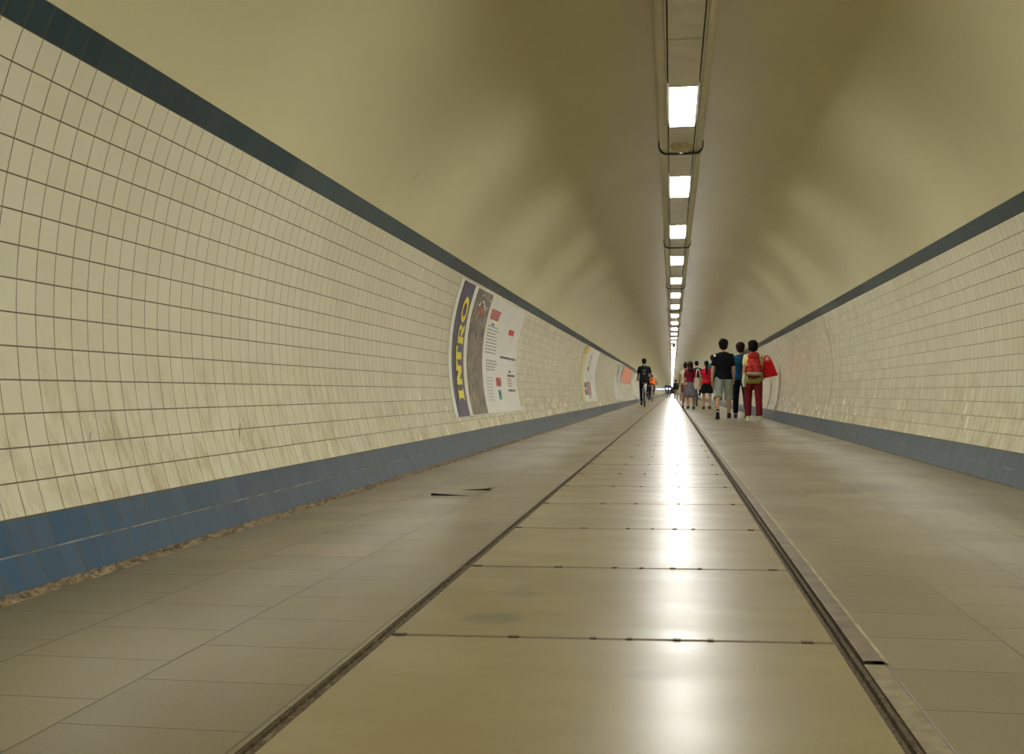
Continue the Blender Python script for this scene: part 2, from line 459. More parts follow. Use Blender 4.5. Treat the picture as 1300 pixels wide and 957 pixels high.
# metal cleats at the joints of the middle covers
m_iron = plain('dark_iron', (.085, .055, .03), .45, .5, .3, 60.)
first = None
for j in range(10):
    yj = 2.56 + 1.04 * j
    for q, xx in enumerate((-.735, -.46, -.285, -.19, -.09, -.01, .215) if j < 3 else (-.735, -.46, -.28, -.06, .215)):
        sx = (.030, .026, .016, .014, .018, .014, .028)[q % 7]
        if first is None:
            bm = bmesh.new(); rbox(bm, 0, 0, .002, 1., .55, .006, .0015, 2)
            first = obj('cover_cleat', bm, m_iron, strip); c = first
        else:
            c = first.copy(); COL.objects.link(c); c.parent = strip
        c.scale = (sx, .030, 1.)
        c.location = (xx + random.uniform(-.01, .01), yj + (xx + .77) * .055, 0)
# two lifted paving slabs with black wedges painting the shade under their edges
m_gap_shade = plain('black_gap_shade', (.012, .009, .004), .9)
for (xa, xb, yv, ya) in ((-1.43, -1.22, 6.03, 0), (-1.32, -1.16, 6.38, 1)):
    bm = bmesh.new()
    h0, h1 = (.012, .0008) if ya == 0 else (.0008, .012)
    vs = [bm.verts.new(p) for p in ((xa, yv, 0), (xb, yv, 0), (xb, yv, h1), (xa, yv, h0), (xa, yv + .012, 0), (xb, yv + .012, 0), (xb, yv + .012, h1), (xa, yv + .012, h0))]
    for f in ((0,1,2,3),(5,4,7,6),(1,5,6,2),(4,0,3,7)): bm.faces.new([vs[i] for i in f])
    obj('slab_gap_shade', bm, m_gap_shade, fl)
    bm = bmesh.new()
    vs = [bm.verts.new(p) for p in ((xa, yv + .001, h0), (xb, yv + .001, h1), (xb, yv + .30, .0), (xa, yv + .30, .0))]
    bm.faces.new(vs)
    obj('lifted_slab', bm, fl.data.materials[0], fl)

# ------------------------------------------------------------------ the light trunking
ZB = H_ = .574 + 2.2        # underside
PER = 3.33; LY = 7.90; LLEN = 1.20
NL = 137
m_cov = plain('cream_trunking_paint', (.66, .62, .49), .38, 0, .06, 6.)
m_slot = plain('dark_slot', (.03, .025, .015), .8)
tk = empty('light_trunking', (0, 0, ZB))
tag(tk, 'long cream light trunking with rounded sides running along the crown of the tunnel vault', 'light trunking')
def prof_side(s):
    p = [(.116, .006), (.116, 0), (.13, 0)]
    for i in range(7):
        a = i / 6 * PI / 2
        p.append((.13 + .062 * S(a), .075 * (1 - C_(a))))
    p += [(.194, .16), (.196, .262)]
    return [(s * a, b) for a, b in p]
for s in (-1, 1):
    bm = sweep(prof_side(s))
    if s > 0: bmesh.ops.reverse_faces(bm, faces=bm.faces)
    obj('side_cover', bm, m_cov, tk, True)
bm = sweep([(-.12, .02), (.12, .02)]); bmesh.ops.reverse_faces(bm, faces=bm.faces)
obj('dark_slot', bm, m_slot, tk)
# bottom cover panels between the lamps
starts = [LY + PER * k for k in range(-6, NL - 6)]
rest = bmesh.new(); npan = 0
for k, ys_ in enumerate(starts):
    a, b = ys_ + LLEN + .012, ys_ + PER - .012
    joint = (round((ys_ - LY) / PER) % 2 != 0)      # a seam in every second panel
    segs = [(a, b)]
    if joint: segs = [(a, ys_ + LLEN + (PER - LLEN) / 2 - .006), (ys_ + LLEN + (PER - LLEN) / 2 + .006, b)]
    for (p, q) in segs:
        if q > Y1: continue
        if npan < 96:
            bm = bmesh.new(); box(bm, -.107, .107, p, q, -.001, .012); bmesh.ops.bevel(bm, geom=bm.edges[:], offset=.002, segments=1)
            obj('bottom_panel', bm, m_cov, tk)
        else: box(rest, -.107, .107, p, q, -.001, .012)
        npan += 1
o = obj('bottom_panel', rest, m_cov, tk); o['kind'] = 'stuff'

m_lamp = glow('lit_diffuser', (1., .985, .94), 17.)
m_frm = plain('lamp_frame_paint', (.50, .48, .36), .4)
bm = bmesh.new(); box(bm, -.098, .098, .012, LLEN - .012, -.004, .006); bmesh.ops.bevel(bm, geom=bm.edges[:], offset=.002, segments=1)
dif_me = obj('tmp', bm, m_lamp); dif = dif_me.data; bpy.data.objects.remove(dif_me)
bm = bmesh.new()
for q in ((-.107, -.099, 0, LLEN), (.099, .107, 0, LLEN), (-.099, .099, 0, .011), (-.099, .099, LLEN - .011, LLEN)):
    box(bm, q[0], q[1], q[2], q[3], -.005, .010)
fr_me = obj('tmp', bm, m_frm); frm = fr_me.data; bpy.data.objects.remove(fr_me)
near_lab = {0: 'nearest lit white ceiling panel, largest in view, before the first black strap',
            1: 'second lit ceiling panel, just beyond the first black strap',
            2: 'third lit ceiling panel, just before the second black strap',
            3: 'fourth lit ceiling panel, just beyond the second black strap',
            4: 'fifth lit ceiling panel, just before the third black strap',
            5: 'sixth lit ceiling panel, just beyond the third black strap'}
for k, ys_ in enumerate(starts):
    if ys_ + LLEN > Y1: continue
    o = bpy.data.objects.new('ceiling_light', dif); COL.objects.link(o); o.location = (0, ys_, ZB)
    i = k - 6
    lab = near_lab.get(i) or ('small lit panel far along the row of ceiling lights' if i > 0 else 'lit ceiling panel overhead, nearer than the top edge of the view')
    tag(o, lab, 'ceiling light', 'lit panels along the ceiling trunking')
    if i < 14:
        f = bpy.data.objects.new('frame', frm); COL.objects.link(f); f.parent = o
# black straps around the trunking
m_blk = plain('black_strap', (.012, .010, .008), .45)
def strap_bm():
    bm = bmesh.new(); pts = []
    for s, rng in ((-1, range(6, -1, -1)), (1, range(7))):
        for i in rng:
            a = i / 6 * PI / 2
            pts.append((s * (.13 + .076 * S(a)), -.018 + .085 * (1 - C_(a))))
    pts = [(-.207, .10)] + pts + [(.207, .10)]
    outer = pts; inner = [(x_ * .962, z_ + .0118) for x_, z_ in pts]
    lp = outer + inner[::-1]
    va = [bm.verts.new((a, -.022, b)) for a, b in lp]; vb = [bm.verts.new((a, .022, b)) for a, b in lp]
    m = len(lp); h = len(pts)
    for i in range(m): bm.faces.new((va[i], va[(i+1) % m], vb[(i+1) % m], vb[i]))
    for i in range(h - 1):
        bm.faces.new((va[i], va[m-1-i], va[m-2-i], va[i+1])); bm.faces.new((vb[i], vb[i+1], vb[m-2-i], vb[m-1-i]))
    bmesh.ops.recalc_face_normals(bm, faces=bm.faces)
    return bm
s0 = None
slab = {0: 'nearest black strap around the ceiling trunking, between the two largest lit panels',
        1: 'second black strap around the ceiling trunking, after the third lit panel',
        2: 'third black strap around the ceiling trunking, after the fifth lit panel'}
for k in range(-1, 40):
    if s0 is None: s0 = obj('trunking_strap', strap_bm(), m_blk); o = s0
    else: o = s0.copy(); COL.objects.link(o)
    o.location = (0, 10.12 + 2 * PER * k, ZB)
    tag(o, slab.get(k) or ('small black strap far along the ceiling trunking' if k > 0 else 'black strap overhead nearer than the view'), 'strap', 'black straps on the ceiling trunking')
# dome on the panel before the first strap
bm = bmesh.new()
prof = [(.0, -.062), (.03, -.060), (.06, -.049), (.085, -.031), (.099, -.010), (.103, 0.0)]
rings = []
for r_, z_ in prof[1:]:
    rings.append([bm.verts.new((r_ * C_(2*PI*k/28), r_ * S(2*PI*k/28), z_)) for k in range(28)])
c0 = bm.verts.new((0, 0, prof[0][1]))
for k in range(28): bm.faces.new((c0, rings[0][(k+1) % 28], rings[0][k]))
for a, b in zip(rings, rings[1:]):
    for k in range(28): bm.faces.new((a[k], a[(k+1) % 28], b[(k+1) % 28], b[k]))
dm = obj('ceiling_dome', bm, plain('yellowed_dome', (.50, .45, .26), .35, 0, .2, 20.), None, True)
dm.location = (0, 9.84, ZB - .001)
tag(dm, 'round yellowed dome on the underside of the ceiling trunking by the nearest black strap', 'dome cover')
# small dark boxes hanging under the lights far away
for (yy, sz, lb) in ((49.5, .15, 'small dark square box hanging below the row of ceiling lights'), (112., .16, 'tiny dark box hanging under the lights farthest down the tunnel')):
    bm = bmesh.new(); rbox(bm, 0, 0, -.09, sz, .07, sz * 1.0, .01)
    o = obj('hanging_box', bm, m_blk); o.location = (0, yy, ZB - .035)
    bm = bmesh.new(); tube(bm, [(0, 0, -.03), (0, 0, .05)], .012); obj('stem', bm, m_blk, o)
    tag(o, lb, 'hanging box')

# ------------------------------------------------------------------ posters on the left wall
def wp(y, v, off=0.):
    """point on the left wall: distance y along it, v tile rows down from its top"""
    a = A0 - v * DA; r = R - off
    return V((-r * C_(a), y, CZ + r * S(a)))
def sheet(bm, y0, y1, v0, v1, off, nv=None, thick=.003):
    nv = nv or max(1, int((v1 - v0) * 2)); fr, bk = [], []
    for i in range(nv + 1):
        v = v0 + (v1 - v0) * i / nv
        fr.append((bm.verts.new(wp(y0, v, off)), bm.verts.new(wp(y1, v, off))))
        bk.append((bm.verts.new(wp(y0, v, off - thick)), bm.verts.new(wp(y1, v, off - thick))))
    for i in range(nv):
        a, b = fr[i], fr[i+1]; c, d = bk[i], bk[i+1]
        bm.faces.new((a[0], a[1], b[1], b[0]))
        bm.faces.new((a[0], b[0], d[0], c[0])); bm.faces.new((a[1], c[1], d[1], b[1]))
    bm.faces.new((fr[0][0], bk[0][0], bk[0][1], fr[0][1])); bm.faces.new((fr[-1][0], fr[-1][1], bk[-1][1], bk[-1][0]))
def stroke(bm, pts, w, off, closed=False):
    """flat stroke on the wall; pts in (y, v) with v in rows; w in metres"""
    P = [V((p[0], p[1] * T)) for p in pts]; n = len(P)
    # subdivide
    Q = []
    rng = range(n if closed else n - 1)
    for i in rng:
        a, b = P[i], P[(i+1) % n]; k = max(1, int((b - a).length / .06))
        Q += [a.lerp(b, j / k) for j in range(k)]
    if not closed: Q.append(P[-1])
    m = len(Q); L, Rr = [], []
    for i in range(m):
        if closed: d = Q[(i+1) % m] - Q[i-1]
        else: d = Q[min(i+1, m-1)] - Q[max(i-1, 0)]
        d.normalize(); nn = V((-d.y, d.x)) * w / 2
        a, b = Q[i] + nn, Q[i] - nn
        L.append(bm.verts.new(wp(a.x, a.y / T, off))); Rr.append(bm.verts.new(wp(b.x, b.y / T, off)))
    for i in range(m if closed else m - 1):
        j = (i + 1) % m
        f = bm.faces.new((L[i], L[j], Rr[j], Rr[i]))
    for f in bm.faces:
        f.normal_update()
        c = f.calc_center_median()
        if f.normal.dot(V((-c.x, 0, CZ - c.z))) < 0: f.normal_flip()

m_white = plain('white_poster_paper', (.76, .745, .67), .35, 0, .03, 3.)
m_purple = plain('dark_purple_print', (.055, .042, .095), .35, 0, .1, 5.)
m_yellow = plain('yellow_print', (.80, .70, .03), .4, 0, .04)
m_red = plain('red_print', (.62, .06, .04), .4)
m_ink = plain('dark_ink', (.07, .065, .08), .5)
m_grey = plain('grey_ink', (.40, .39, .36), .5)
m_teal = plain('teal_print', (.22, .50, .46), .5)
def photo_material():
    n = N('brown_photo_print')
    x, y, z = n.pos()
    p = n.vec(n.math('MULTIPLY', y, 1.5), n.math('MULTIPLY', z, .75), 0.)
    a = n.noise(p, 7., 8., .7); b = n.noise(n.vec(n.math('MULTIPLY', y, 3.), n.math('MULTIPLY', z, .8), 2.), 9., 6., .75)
    col = n.mix(n.ramp(a, .35, .65), (.055, .04, .03), (.26, .20, .14))
    col = n.mix(n.ramp(b, .52, .62, 0., .9), col, (.42, .36, .29))
    col = n.mix(n.ramp(b, .40, .46, .8, 0.), col, (.03, .025, .02))
    return n.set(color=col, rough=.4)
# --- poster with the INTRO title
p1 = empty('wall_poster', wp(12.2, 13.6)); tag(p1, 'large white wall poster titled INTRO beside a brown photo strip, nearest on left wall', 'poster')
def child(name, bm, mat, par):
    o = obj(name, bm, mat, par); o.matrix_parent_inverse = Matrix.Translation(-par.location); return o
bm = bmesh.new(); sheet(bm, 9.98, 14.46, 1.25, 13.65, .006); child('backing_sheet', bm, m_white, p1)
bm = bmesh.new(); sheet(bm, 10.13, 10.70, 1.3, 13.58, .009); pb = child('title_band', bm, m_purple, p1)
bm = bmesh.new(); sheet(bm, 10.89, 11.79, 1.32, 13.55, .009); child('photo_strip', bm, photo_material(), p1)
ya, yb = 10.30, 10.57       # letters read upwards, their tops towards the camera
sw = .062
def letter(strokes, w=sw):
    bm = bmesh.new()
    for st in strokes:
        stroke(bm, st[0], st[1] if len(st) > 1 else w, .0135, st[2] if len(st) > 2 else False)
    o = child('title_letter', bm, m_yellow, p1); return o
e = sw / 2
letter([([(ya, 11.57), (yb, 11.57)], .075), ([(ya + .02, 12.12), (ya + .02, 11.02)], .045), ([(yb - .02, 12.12), (yb - .02, 11.02)], .045)])
letter([([(ya, 10.40), (yb, 10.40)], .055), ([(ya, 9.18), (yb, 9.18)], .055), ([(ya + .02, 10.45), (yb - .02, 9.15)], .075), ([(ya + .014, 10.68), (ya + .014, 10.1)], .030), ([(yb - .014, 9.45), (yb - .014, 8.9)], .0), ([(yb - .014, 10.68), (yb - .014, 10.15)], .030), ([(ya + .014, 9.4), (ya + .014, 8.9)], .030)])
letter([([(ya + .025, 8.80), (ya + .025, 7.28)], .05), ([(ya, 8.04), (yb, 8.04)], .070), ([(yb - .016, 8.35), (yb - .016, 7.73)], .032), ([(ya, 8.76), (ya + .085, 8.76)], .035), ([(ya, 7.32), (ya + .085, 7.32)], .035)])
yr = ya + .05; yb2 = yb + .05
letter([([(yr, 6.60), (yb2, 6.60)], .065), ([(yr + .02, 6.7), (yr + .02, 5.75), (yr + .045, 5.45), (yr + .085, 5.38), (yr + .125, 5.48), (yr + .145, 5.75), (yr + .145, 6.5)], .045), ([(yr + .15, 6.0), (yb2 - .02, 5.45)], .062), ([(yb2 - .016, 6.92), (yb2 - .016, 6.28)], .032), ([(yb2 - .016, 5.55), (yb2 - .016, 5.15)], .032)])
cy_, cv = (10.30 + 10.57) / 2 + .03, 3.80
letter([([(cy_ + .110 * S(t * PI / 12), cv + .93 * C_(t * PI / 12)) for t in range(24)], .058, True)])
# headline, text columns, small pictures
def lines(par, y0, y1, v0, v1, nl, mat, w=.014, name='text_line', ragged=.25, off=.0095):
    for i in range(nl):
        bm = bmesh.new(); v = v0 + (v1 - v0) * i / max(1, nl - 1)
        x_ = y0; end = y1 - random.random() * ragged * (y1 - y0)
        while x_ < end:                     # words
            wl = random.uniform(.05, .14)
            stroke(bm, [(x_, v), (min(end, x_ + wl), v)], w, off); x_ += wl + .018
        child(name, bm, mat, par)
lines(p1, 11.95, 12.62, 2.75, 3.5, 3, plain('soft_red_print', (.60, .16, .13), .4), .038, 'red_headline', .2)
lines(p1, 11.95, 12.70, 4.4, 7.15, 9, m_grey)
lines(p1, 12.02, 12.82, 8.0, 8.95, 4, m_grey, .018)
lines(p1, 12.05, 12.5, 9.8, 12.2, 8, m_grey, .009)
lines(p1, 13.05, 14.30, 7.38, 7.38, 1, m_ink, .028, 'text_line', 0.)
lines(p1, 13.75, 13.95, 8.93, 8.93, 1, m_ink, .03)
lines(p1, 13.64, 14.26, 9.40, 9.40, 1, m_ink, .028, 'text_line', 0.)
lines(p1, 13.6, 14.2, 11.16, 11.16, 1, m_ink, .026, 'text_line', 0.)
lines(p1, 13.62, 14.0, 9.8, 10.6, 4, plain('faded_red_ink', (.5, .22, .2), .5), .014)
for (a, b, c, d, mt) in ((13.50, 13.92, 4.0, 4.65, m_red), (12.72, 13.06, 9.75, 10.7, m_red), (12.78, 13.0, 11.1, 12.2, m_teal), (12.15, 12.35, 4.0, 4.3, plain('blue_print', (.3, .42, .55), .5))):
    bm = bmesh.new(); sheet(bm, a, b, c, d, .009); o = child('small_picture', bm, mt, p1)
bm = bmesh.new()
for i in range(5): stroke(bm, [(12.74 + i * .07, 9.95 + (i % 3) * .3), (12.77 + i * .07, 10.05 + (i % 3) * .3)], .05, .013)
child('picture_detail', bm, m_ink, p1)
bm = bmesh.new(); stroke(bm, [(12.84, 11.4), (12.93, 11.7)], .06, .013); child('picture_detail', bm, plain('dark_teal', (.06, .16, .16), .5), p1)
bm = bmesh.new(); stroke(bm, [(11.1, 11.3), (11.16, 12.2)], .03, .012); child('yellow_mark', bm, m_yellow, p1)
bm = bmesh.new(); stroke(bm, [(11.2, 3.3), (11.32, 3.15), (11.45, 3.3), (11.35, 3.55), (11.5, 3.8)], .05, .012); child('red_mark', bm, plain('dull_red_mark', (.42, .12, .08), .5), p1)
for i in range(14):
    bm = bmesh.new(); y_ = random.uniform(10.98, 11.65); v_ = random.uniform(1.6, 3.0)
    stroke(bm, [(y_, v_), (y_ + random.uniform(-.08, .08), v_ + random.uniform(.1, .4))], .02, .012)
    child('white_scribble', bm, m_white, p1)

# --- yellow edged poster
p2 = empty('wall_poster', wp(27.2, 13.5)); tag(p2, 'white poster with a yellow left edge and vertical print, second along the left wall', 'poster')
m_py = plain('pale_yellow_print', (.68, .60, .22), .4)
bm = bmesh.new(); sheet(bm, 24.85, 29.65, 1.05, 13.6, .006); child('backing_sheet', bm, m_white, p2)
bm = bmesh.new(); sheet(bm, 24.9, 25.65, 1.1, 13.55, .010); child('yellow_band', bm, m_py, p2)
bm = bmesh.new(); sheet(bm, 25.0, 25.9, 1.15, 2.9, .013); child('orange_corner', bm, plain('orange_yellow', (.72, .45, .08), .4), p2)
bm = bmesh.new(); stroke(bm, [(27.2, 2.2), (27.15, 5.2)], .17, .012); child('dark_title', bm, m_ink, p2)
bm = bmesh.new(); stroke(bm, [(26.9, 5.4), (26.9, 6.5)], .45, .012); child('crest', bm, plain('mauve_print', (.22, .10, .12), .5), p2)
for i in range(5):
    bm = bmesh.new(); stroke(bm, [(26.5 + i * .5, 7.0), (26.5 + i * .5, 9.1 - random.random())], .09, .012); child('text_line', bm, plain('pale_grey_ink', (.50, .49, .44), .5), p2)
bm = bmesh.new(); sheet(bm, 27.4, 27.85, 8.9, 12.1, .012); child('red_band', bm, plain('faded_red_band', (.62, .18, .12), .5), p2)
bm = bmesh.new(); sheet(bm, 26.5, 27.25, 8.9, 12.1, .012); child('grey_picture', bm, plain('mauve_grey_print', (.30, .27, .27), .5), p2)
for c, d in ((9.2, 10.3), (10.7, 11.9)):
    bm = bmesh.new(); sheet(bm, 25.85, 26.4, c, d, .012); child('black_picture', bm, m_ink, p2)
bm = bmesh.new(); sheet(bm, 27.0, 27.5, 12.2, 12.9, .012); child('emblem', bm, m_grey, p2)
# --- narrow white poster beyond, painted orange reflection and the last one
p3 = empty('wall_poster', wp(42, 13.6)); tag(p3, 'white poster with dark upright print between the yellow edged poster and the painted orange reflection', 'poster')
bm = bmesh.new(); sheet(bm, 39.3, 44.8, 1.6, 13.9, .008); child('backing_sheet', bm, m_white, p3)
for (a, v0, v1, w_) in ((41.0, 2.9, 6.1, .5), (41.0, 6.4, 7.1, .4), (44.2, 2.2, 3.6, .5), (43.8, 4.4, 5.2, .3), (43.9, 6.6, 7.1, .3), (42.1, 8.5, 13., .12)):
    bm = bmesh.new(); stroke(bm, [(a + .3, v0), (a, v1)], w_, .016); child('dark_print', bm, m_ink if w_ > .2 else m_grey, p3)
def orange_reflection_material():  # orange reflection on the glazed tiles put into colour, row joints showing through
    n = N('orange_reflection_paint'); x, y, z = n.pos()
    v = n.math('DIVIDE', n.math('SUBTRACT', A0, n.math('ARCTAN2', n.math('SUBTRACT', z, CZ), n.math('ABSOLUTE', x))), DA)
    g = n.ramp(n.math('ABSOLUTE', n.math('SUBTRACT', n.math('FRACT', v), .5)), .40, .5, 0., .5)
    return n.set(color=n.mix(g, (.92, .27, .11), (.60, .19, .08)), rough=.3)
p4 = empty('wall_poster', wp(50, 7.3)); tag(p4, 'orange reflection painted as a sheet on the upper left wall tiles between two white posters', 'poster')  # no poster here: the sheet stands in for an orange reflection
bm = bmesh.new(); sheet(bm, 45.4, 54.9, 1.15, 7.4, .008); child('orange_reflection_sheet', bm, orange_reflection_material(), p4)
p5 = empty('wall_poster', wp(58, 13.6)); tag(p5, 'farthest white poster, beyond the painted orange reflection and left of the black-clad cyclist', 'poster')
bm = bmesh.new(); sheet(bm, 55.3, 61.8, 1.8, 13.6, .008); child('backing_sheet', bm, m_white, p5)
for (a, v0, v1, w_, mt) in ((57.0, 9.2, 12., .8, m_grey), (56.6, 3.5, 6., .4, m_grey), (60., 11., 13.4, 1.0, m_py)):
    bm = bmesh.new(); stroke(bm, [(a + .3, v0), (a, v1)], w_, .016); child('print_mark', bm, mt, p5)

# ------------------------------------------------------------------ people
def rotx(v, a, c=V((0, 0, 0))):
    return c + Matrix.Rotation(a, 3, 'X') @ (V(v) - c)

def ik(a, b, l1, l2, pole):
    a, b, pole = V(a), V(b), V(pole)
    d = b - a; L = d.length
    if L > (l1 + l2) * .998: d = d.normalized() * (l1 + l2) * .998; b = a + d; L = d.length
    x = (l1*l1 - l2*l2 + L*L) / (2*L); h = math.sqrt(max(0, l1*l1 - x*x))
    u = d.normalized(); p = pole - u * pole.dot(u); p.normalize()
    return a + u * x + p * h, b

def fabric(name, col, rough=.85, var=.15):
    return plain(name, col, rough, 0, var, 14., .004, .08)

SKIN = plain('warm_skin', (.50, .27, .15), .5, 0, .08, 20.)
SKIN_D = plain('tanned_skin', (.36, .19, .10), .5, 0, .08, 20.)
HAIR_K = plain('black_hair', (.008, .006, .005), .7, 0, .4, 60., 0., .08)
HAIR_B = plain('dark_brown_hair', (.026, .011, .008), .7, 0, .4, 60., 0., .08)
LIP = plain('lip_skin', (.33, .10, .08), .5)
EYE = plain('dark_eye', (.02, .015, .012), .2)
M_DARK = plain('dark_tread', (.03, .028, .025), .8)
SOLE = plain('white_rubber_sole', (.62, .60, .50), .6)

class Person:
    """one figure facing +Y in its own space; every length for a 1.75 m adult, scaled"""
    def __init__(s, label, loc, H=1.7, rz=0, fem=False, lean=0, head=0, legs=None, arms=None, pel=None, skin=SKIN, fat=1., fine=True, group=None, turn=0):
        s.k = k = H / 1.75; s.fem = fem; s.f = fat; s.skin = skin; s.fine = fine
        s.root = empty('person', loc, rz); tag(s.root, label, 'person', group)
        s.lean, s.headp, s.turn = math.radians(lean), math.radians(head), math.radians(turn)
        legs = legs or {}; arms = arms or {}
        s.hipx = .092 * k
        s.leg = {}
        hipz = (pel[1] if pel else .93 * k); hipy = pel[0] if pel else 0
        # legs
        low = 9
        for sd in (-1, 1):
            A = V((sd * s.hipx, hipy, hipz)); g = legs.get(sd, (0, 0, 3, 0))
            if isinstance(g, dict):
                K, An = ik(A, V(g['to']), .43*k, .42*k, V((sd * g.get('out', .15), 1, .3)))
                foot = math.radians(g.get('foot', 0))
            else:
                th, kn, ab, ft = [math.radians(q) for q in g]
                K = A + V((sd * S(ab), S(th), -C_(th))) .normalized() * .43*k
                An = K + V((sd * S(ab) * .6, S(th - kn), -C_(th - kn))).normalized() * .42*k
                foot = ft
            s.leg[sd] = (A, K, An, foot)
            for q in (-.055, .16):      # heel and toe
                p = An + V((0, C_(foot) * q*k + S(foot) * .0, S(foot) * q*k)) + V((0, S(foot), -C_(foot))) * .085*k
                low = min(low, p.z)
        dz = 0 if pel else -low
        for sd in (-1, 1):
            A, K, An, ft = s.leg[sd]; o = V((0, 0, dz)); s.leg[sd] = (A + o, K + o, An + o, ft)
        s.pz = hipz + dz; s.py = hipy
        s.c = V((0, hipy, s.pz))
        # torso frame: up(z,x,y) with z measured above the hip joints
        s.sh = {}
        shx = (.155 if fem else .172) * k
        for sd in (-1, 1):
            A = s.up(sd * shx / k, -.005, .452)
            g = arms.get(sd, (5, 6, 12))
            if isinstance(g, dict):
                E_, W = ik(A, V(g['to']), .285*k, .25*k, V(g.get('pole', (sd * .5, -.6, -.8))))
            else:
                a, ab, eb = [math.radians(q) for q in g]
                E_ = A + V((sd * S(ab), S(a) * C_(ab), -C_(a) * C_(ab))).normalized() * .285*k
                inn = 0 if len(g) < 4 else 0
                W = E_ + V((sd * S(ab) * .3, S(a + eb), -C_(a + eb))).normalized() * .25*k
            s.sh[sd] = (A, E_, W, (g.get('curl', .9) if isinstance(g, dict) else .35))
    def up(s, x, y, z):
        p = V((x, y, z)) * s.k
        p = Matrix.Rotation(s.turn, 3, 'Z') @ p if z > .2 else p
        return rotx(p, -s.lean) + s.c
    def hd(s, x, y, z):
        """point relative to the head centre"""
        n0 = s.up(0, .0, .585)
        p = Matrix.Rotation(-s.lean * .35 + s.headp, 3, 'X') @ (V((x, y + .012, z + .104)) * s.k)
        return n0 + p
    def torso_rings(s, off=0., z0=-.06, z1=.53):
        k, fm, f = s.k, s.fem, s.f
        tab = [(-.10, .150, .105), (-.02, .172, .120), (.06, .160, .112), (.14, .140, .100), (.25, .148, .108), (.36, .160, .115), (.43, .158, .105), (.49, .105, .078), (.54, .062, .058)]
        if fm: tab = [(-.10, .155, .112), (-.02, .175, .125), (.06, .160, .112), (.14, .125, .090), (.25, .130, .098), (.34, .145, .112), (.43, .142, .096), (.49, .092, .072), (.54, .055, .052)]
        return [(s.up(0, 0, z), (a * f + off) * k, (b * f + off) * k) for z, a, b in tab if z0 <= z <= z1]
    def body(s):
        k = s.k; bm = bmesh.new()
        cap(bm, s.torso_rings(-.012), n=18)
        # shoulders, neck
        for sd in (-1, 1):
            A, E_, W, cu = s.sh[sd]
            cap(bm, [(s.up(0, 0, .49), .045*k, .050*k), (A, .050*k, .052*k)])
            cap(bm, [(A, .050*k, .050*k), (A.lerp(E_, .4), .046*k, .048*k), (E_, .037*k, .038*k), (E_.lerp(W, .3), .039*k, .039*k), (W, .025*k, .023*k)])
            H, K, An, ft = s.leg[sd]
            cap(bm, [(H + V((0, 0, .02)), .085*k, .090*k), (H.lerp(K, .35), .080*k, .085*k), (K, .055*k, .057*k), (K.lerp(An, .3), .053*k, .060*k), (K.lerp(An, .8), .036*k, .038*k), (An, .035*k, .037*k)])
            f = V((0, C_(ft), S(ft))); dn = V((0, S(ft), -C_(ft)))
            cap(bm, [(An + dn*.035*k - f*.035*k, .030*k, .030*k), (An + dn*.045*k + f*.05*k, .036*k, .028*k), (An + dn*.062*k + f*.13*k, .036*k, .016*k)])
        cap(bm, [(s.up(0, -.005, .50), .060*k, .062*k), (s.up(0, 0, .56), .052*k, .055*k), (s.hd(0, -.01, -.04), .050*k, .056*k)])
        # head
        Mh = (Matrix.Rotation(-s.lean * .35 + s.headp, 4, 'X'))
        ell(bm, s.hd(0, -.004, .022), .074*k, .095*k, .092*k, Mh)
        ell(bm, s.hd(0, .028, -.045), .054*k, .062*k, .066*k, Mh)
        ell(bm, s.hd(0, .070, -.088), .024*k, .020*k, .020*k, Mh)     # chin
        ell(bm, s.hd(0, .099, -.022), .013*k, .018*k, .026*k, Mh)     # nose
        ell(bm, s.hd(0, .088, .018), .045*k, .012*k, .012*k, Mh)      # brow
        ell(bm, s.hd(0, .082, -.060), .024*k, .012*k, .010*k, Mh)     # lips
        for sd in (-1, 1): ell(bm, s.hd(sd * .077, -.005, -.012), .012*k, .020*k, .031*k, Mh)
        ex = bmesh.new()
        for sd in (-1, 1):
            A, E_, W, cu = s.sh[sd]
            d = (W - E_).normalized()
            fr = V((0, 1, 0)) if abs(d.y) < .75 else V((-sd, 0, .0))
            u = (fr - d * fr.dot(d)).normalized()                # towards the thumb
            nrm = d.cross(u); 
            if nrm.x * sd > 0 and abs(d.y) < .75: nrm = -nrm      # palm faces the thigh
            if abs(d.y) >= .75 and nrm.z > 0: nrm = -nrm
            pe = W + d * .088*k
            cap(bm, [(W, .026*k, .022*k), (W + d*.035*k, .038*k, .016*k), (pe, .041*k, .014*k)], lat=u)
            cap(bm, [(W + d*.015*k + u*.018*k, .014*k, .014*k), (W + d*.045*k + u*.042*k, .013*k, .013*k)], lat=nrm)
            for i, ln in enumerate((.072, .080, .075, .058)):
                b0 = pe + u * (.031 - .0205*i)*k - d*.010*k
                a1, a2, a3 = cu * .5, cu * 1.3, cu * 2.0
                r = .0085*k; q = b0; pts = [(q, r, r)]
                for a_, fr_ in ((a1, .45), (a2, .3), (a3, .25)):
                    q = q + (d * C_(a_) + nrm * S(a_)) * ln * fr_ * k; r *= .93; pts.append((q, r, r))
                cap(ex, pts, n=8)
            q = W + d*.042*k + u*.040*k
            q1 = q + (d * .75 + u * .5 + nrm * .25).normalized() * .034*k; q2 = q1 + (d * .85 + u * .1 + nrm * .45).normalized() * .028*k
            cap(ex, [(q - u*.008*k, .0115*k, .0115*k), (q1, .0098*k, .0098*k), (q2, .0085*k, .0085*k)], n=8)
        b = remesh(bm, (.011 if s.fine else .016), 3, ex)
        o = obj('body', b, s.skin, s.root, True)
        for sd in (-1, 1):
            bm = bmesh.new(); ell(bm, s.hd(sd * .030, .086, .000), .012*k, .009*k, .008*k, Mh, 8); obj('eye', bm, EYE, s.root, True)
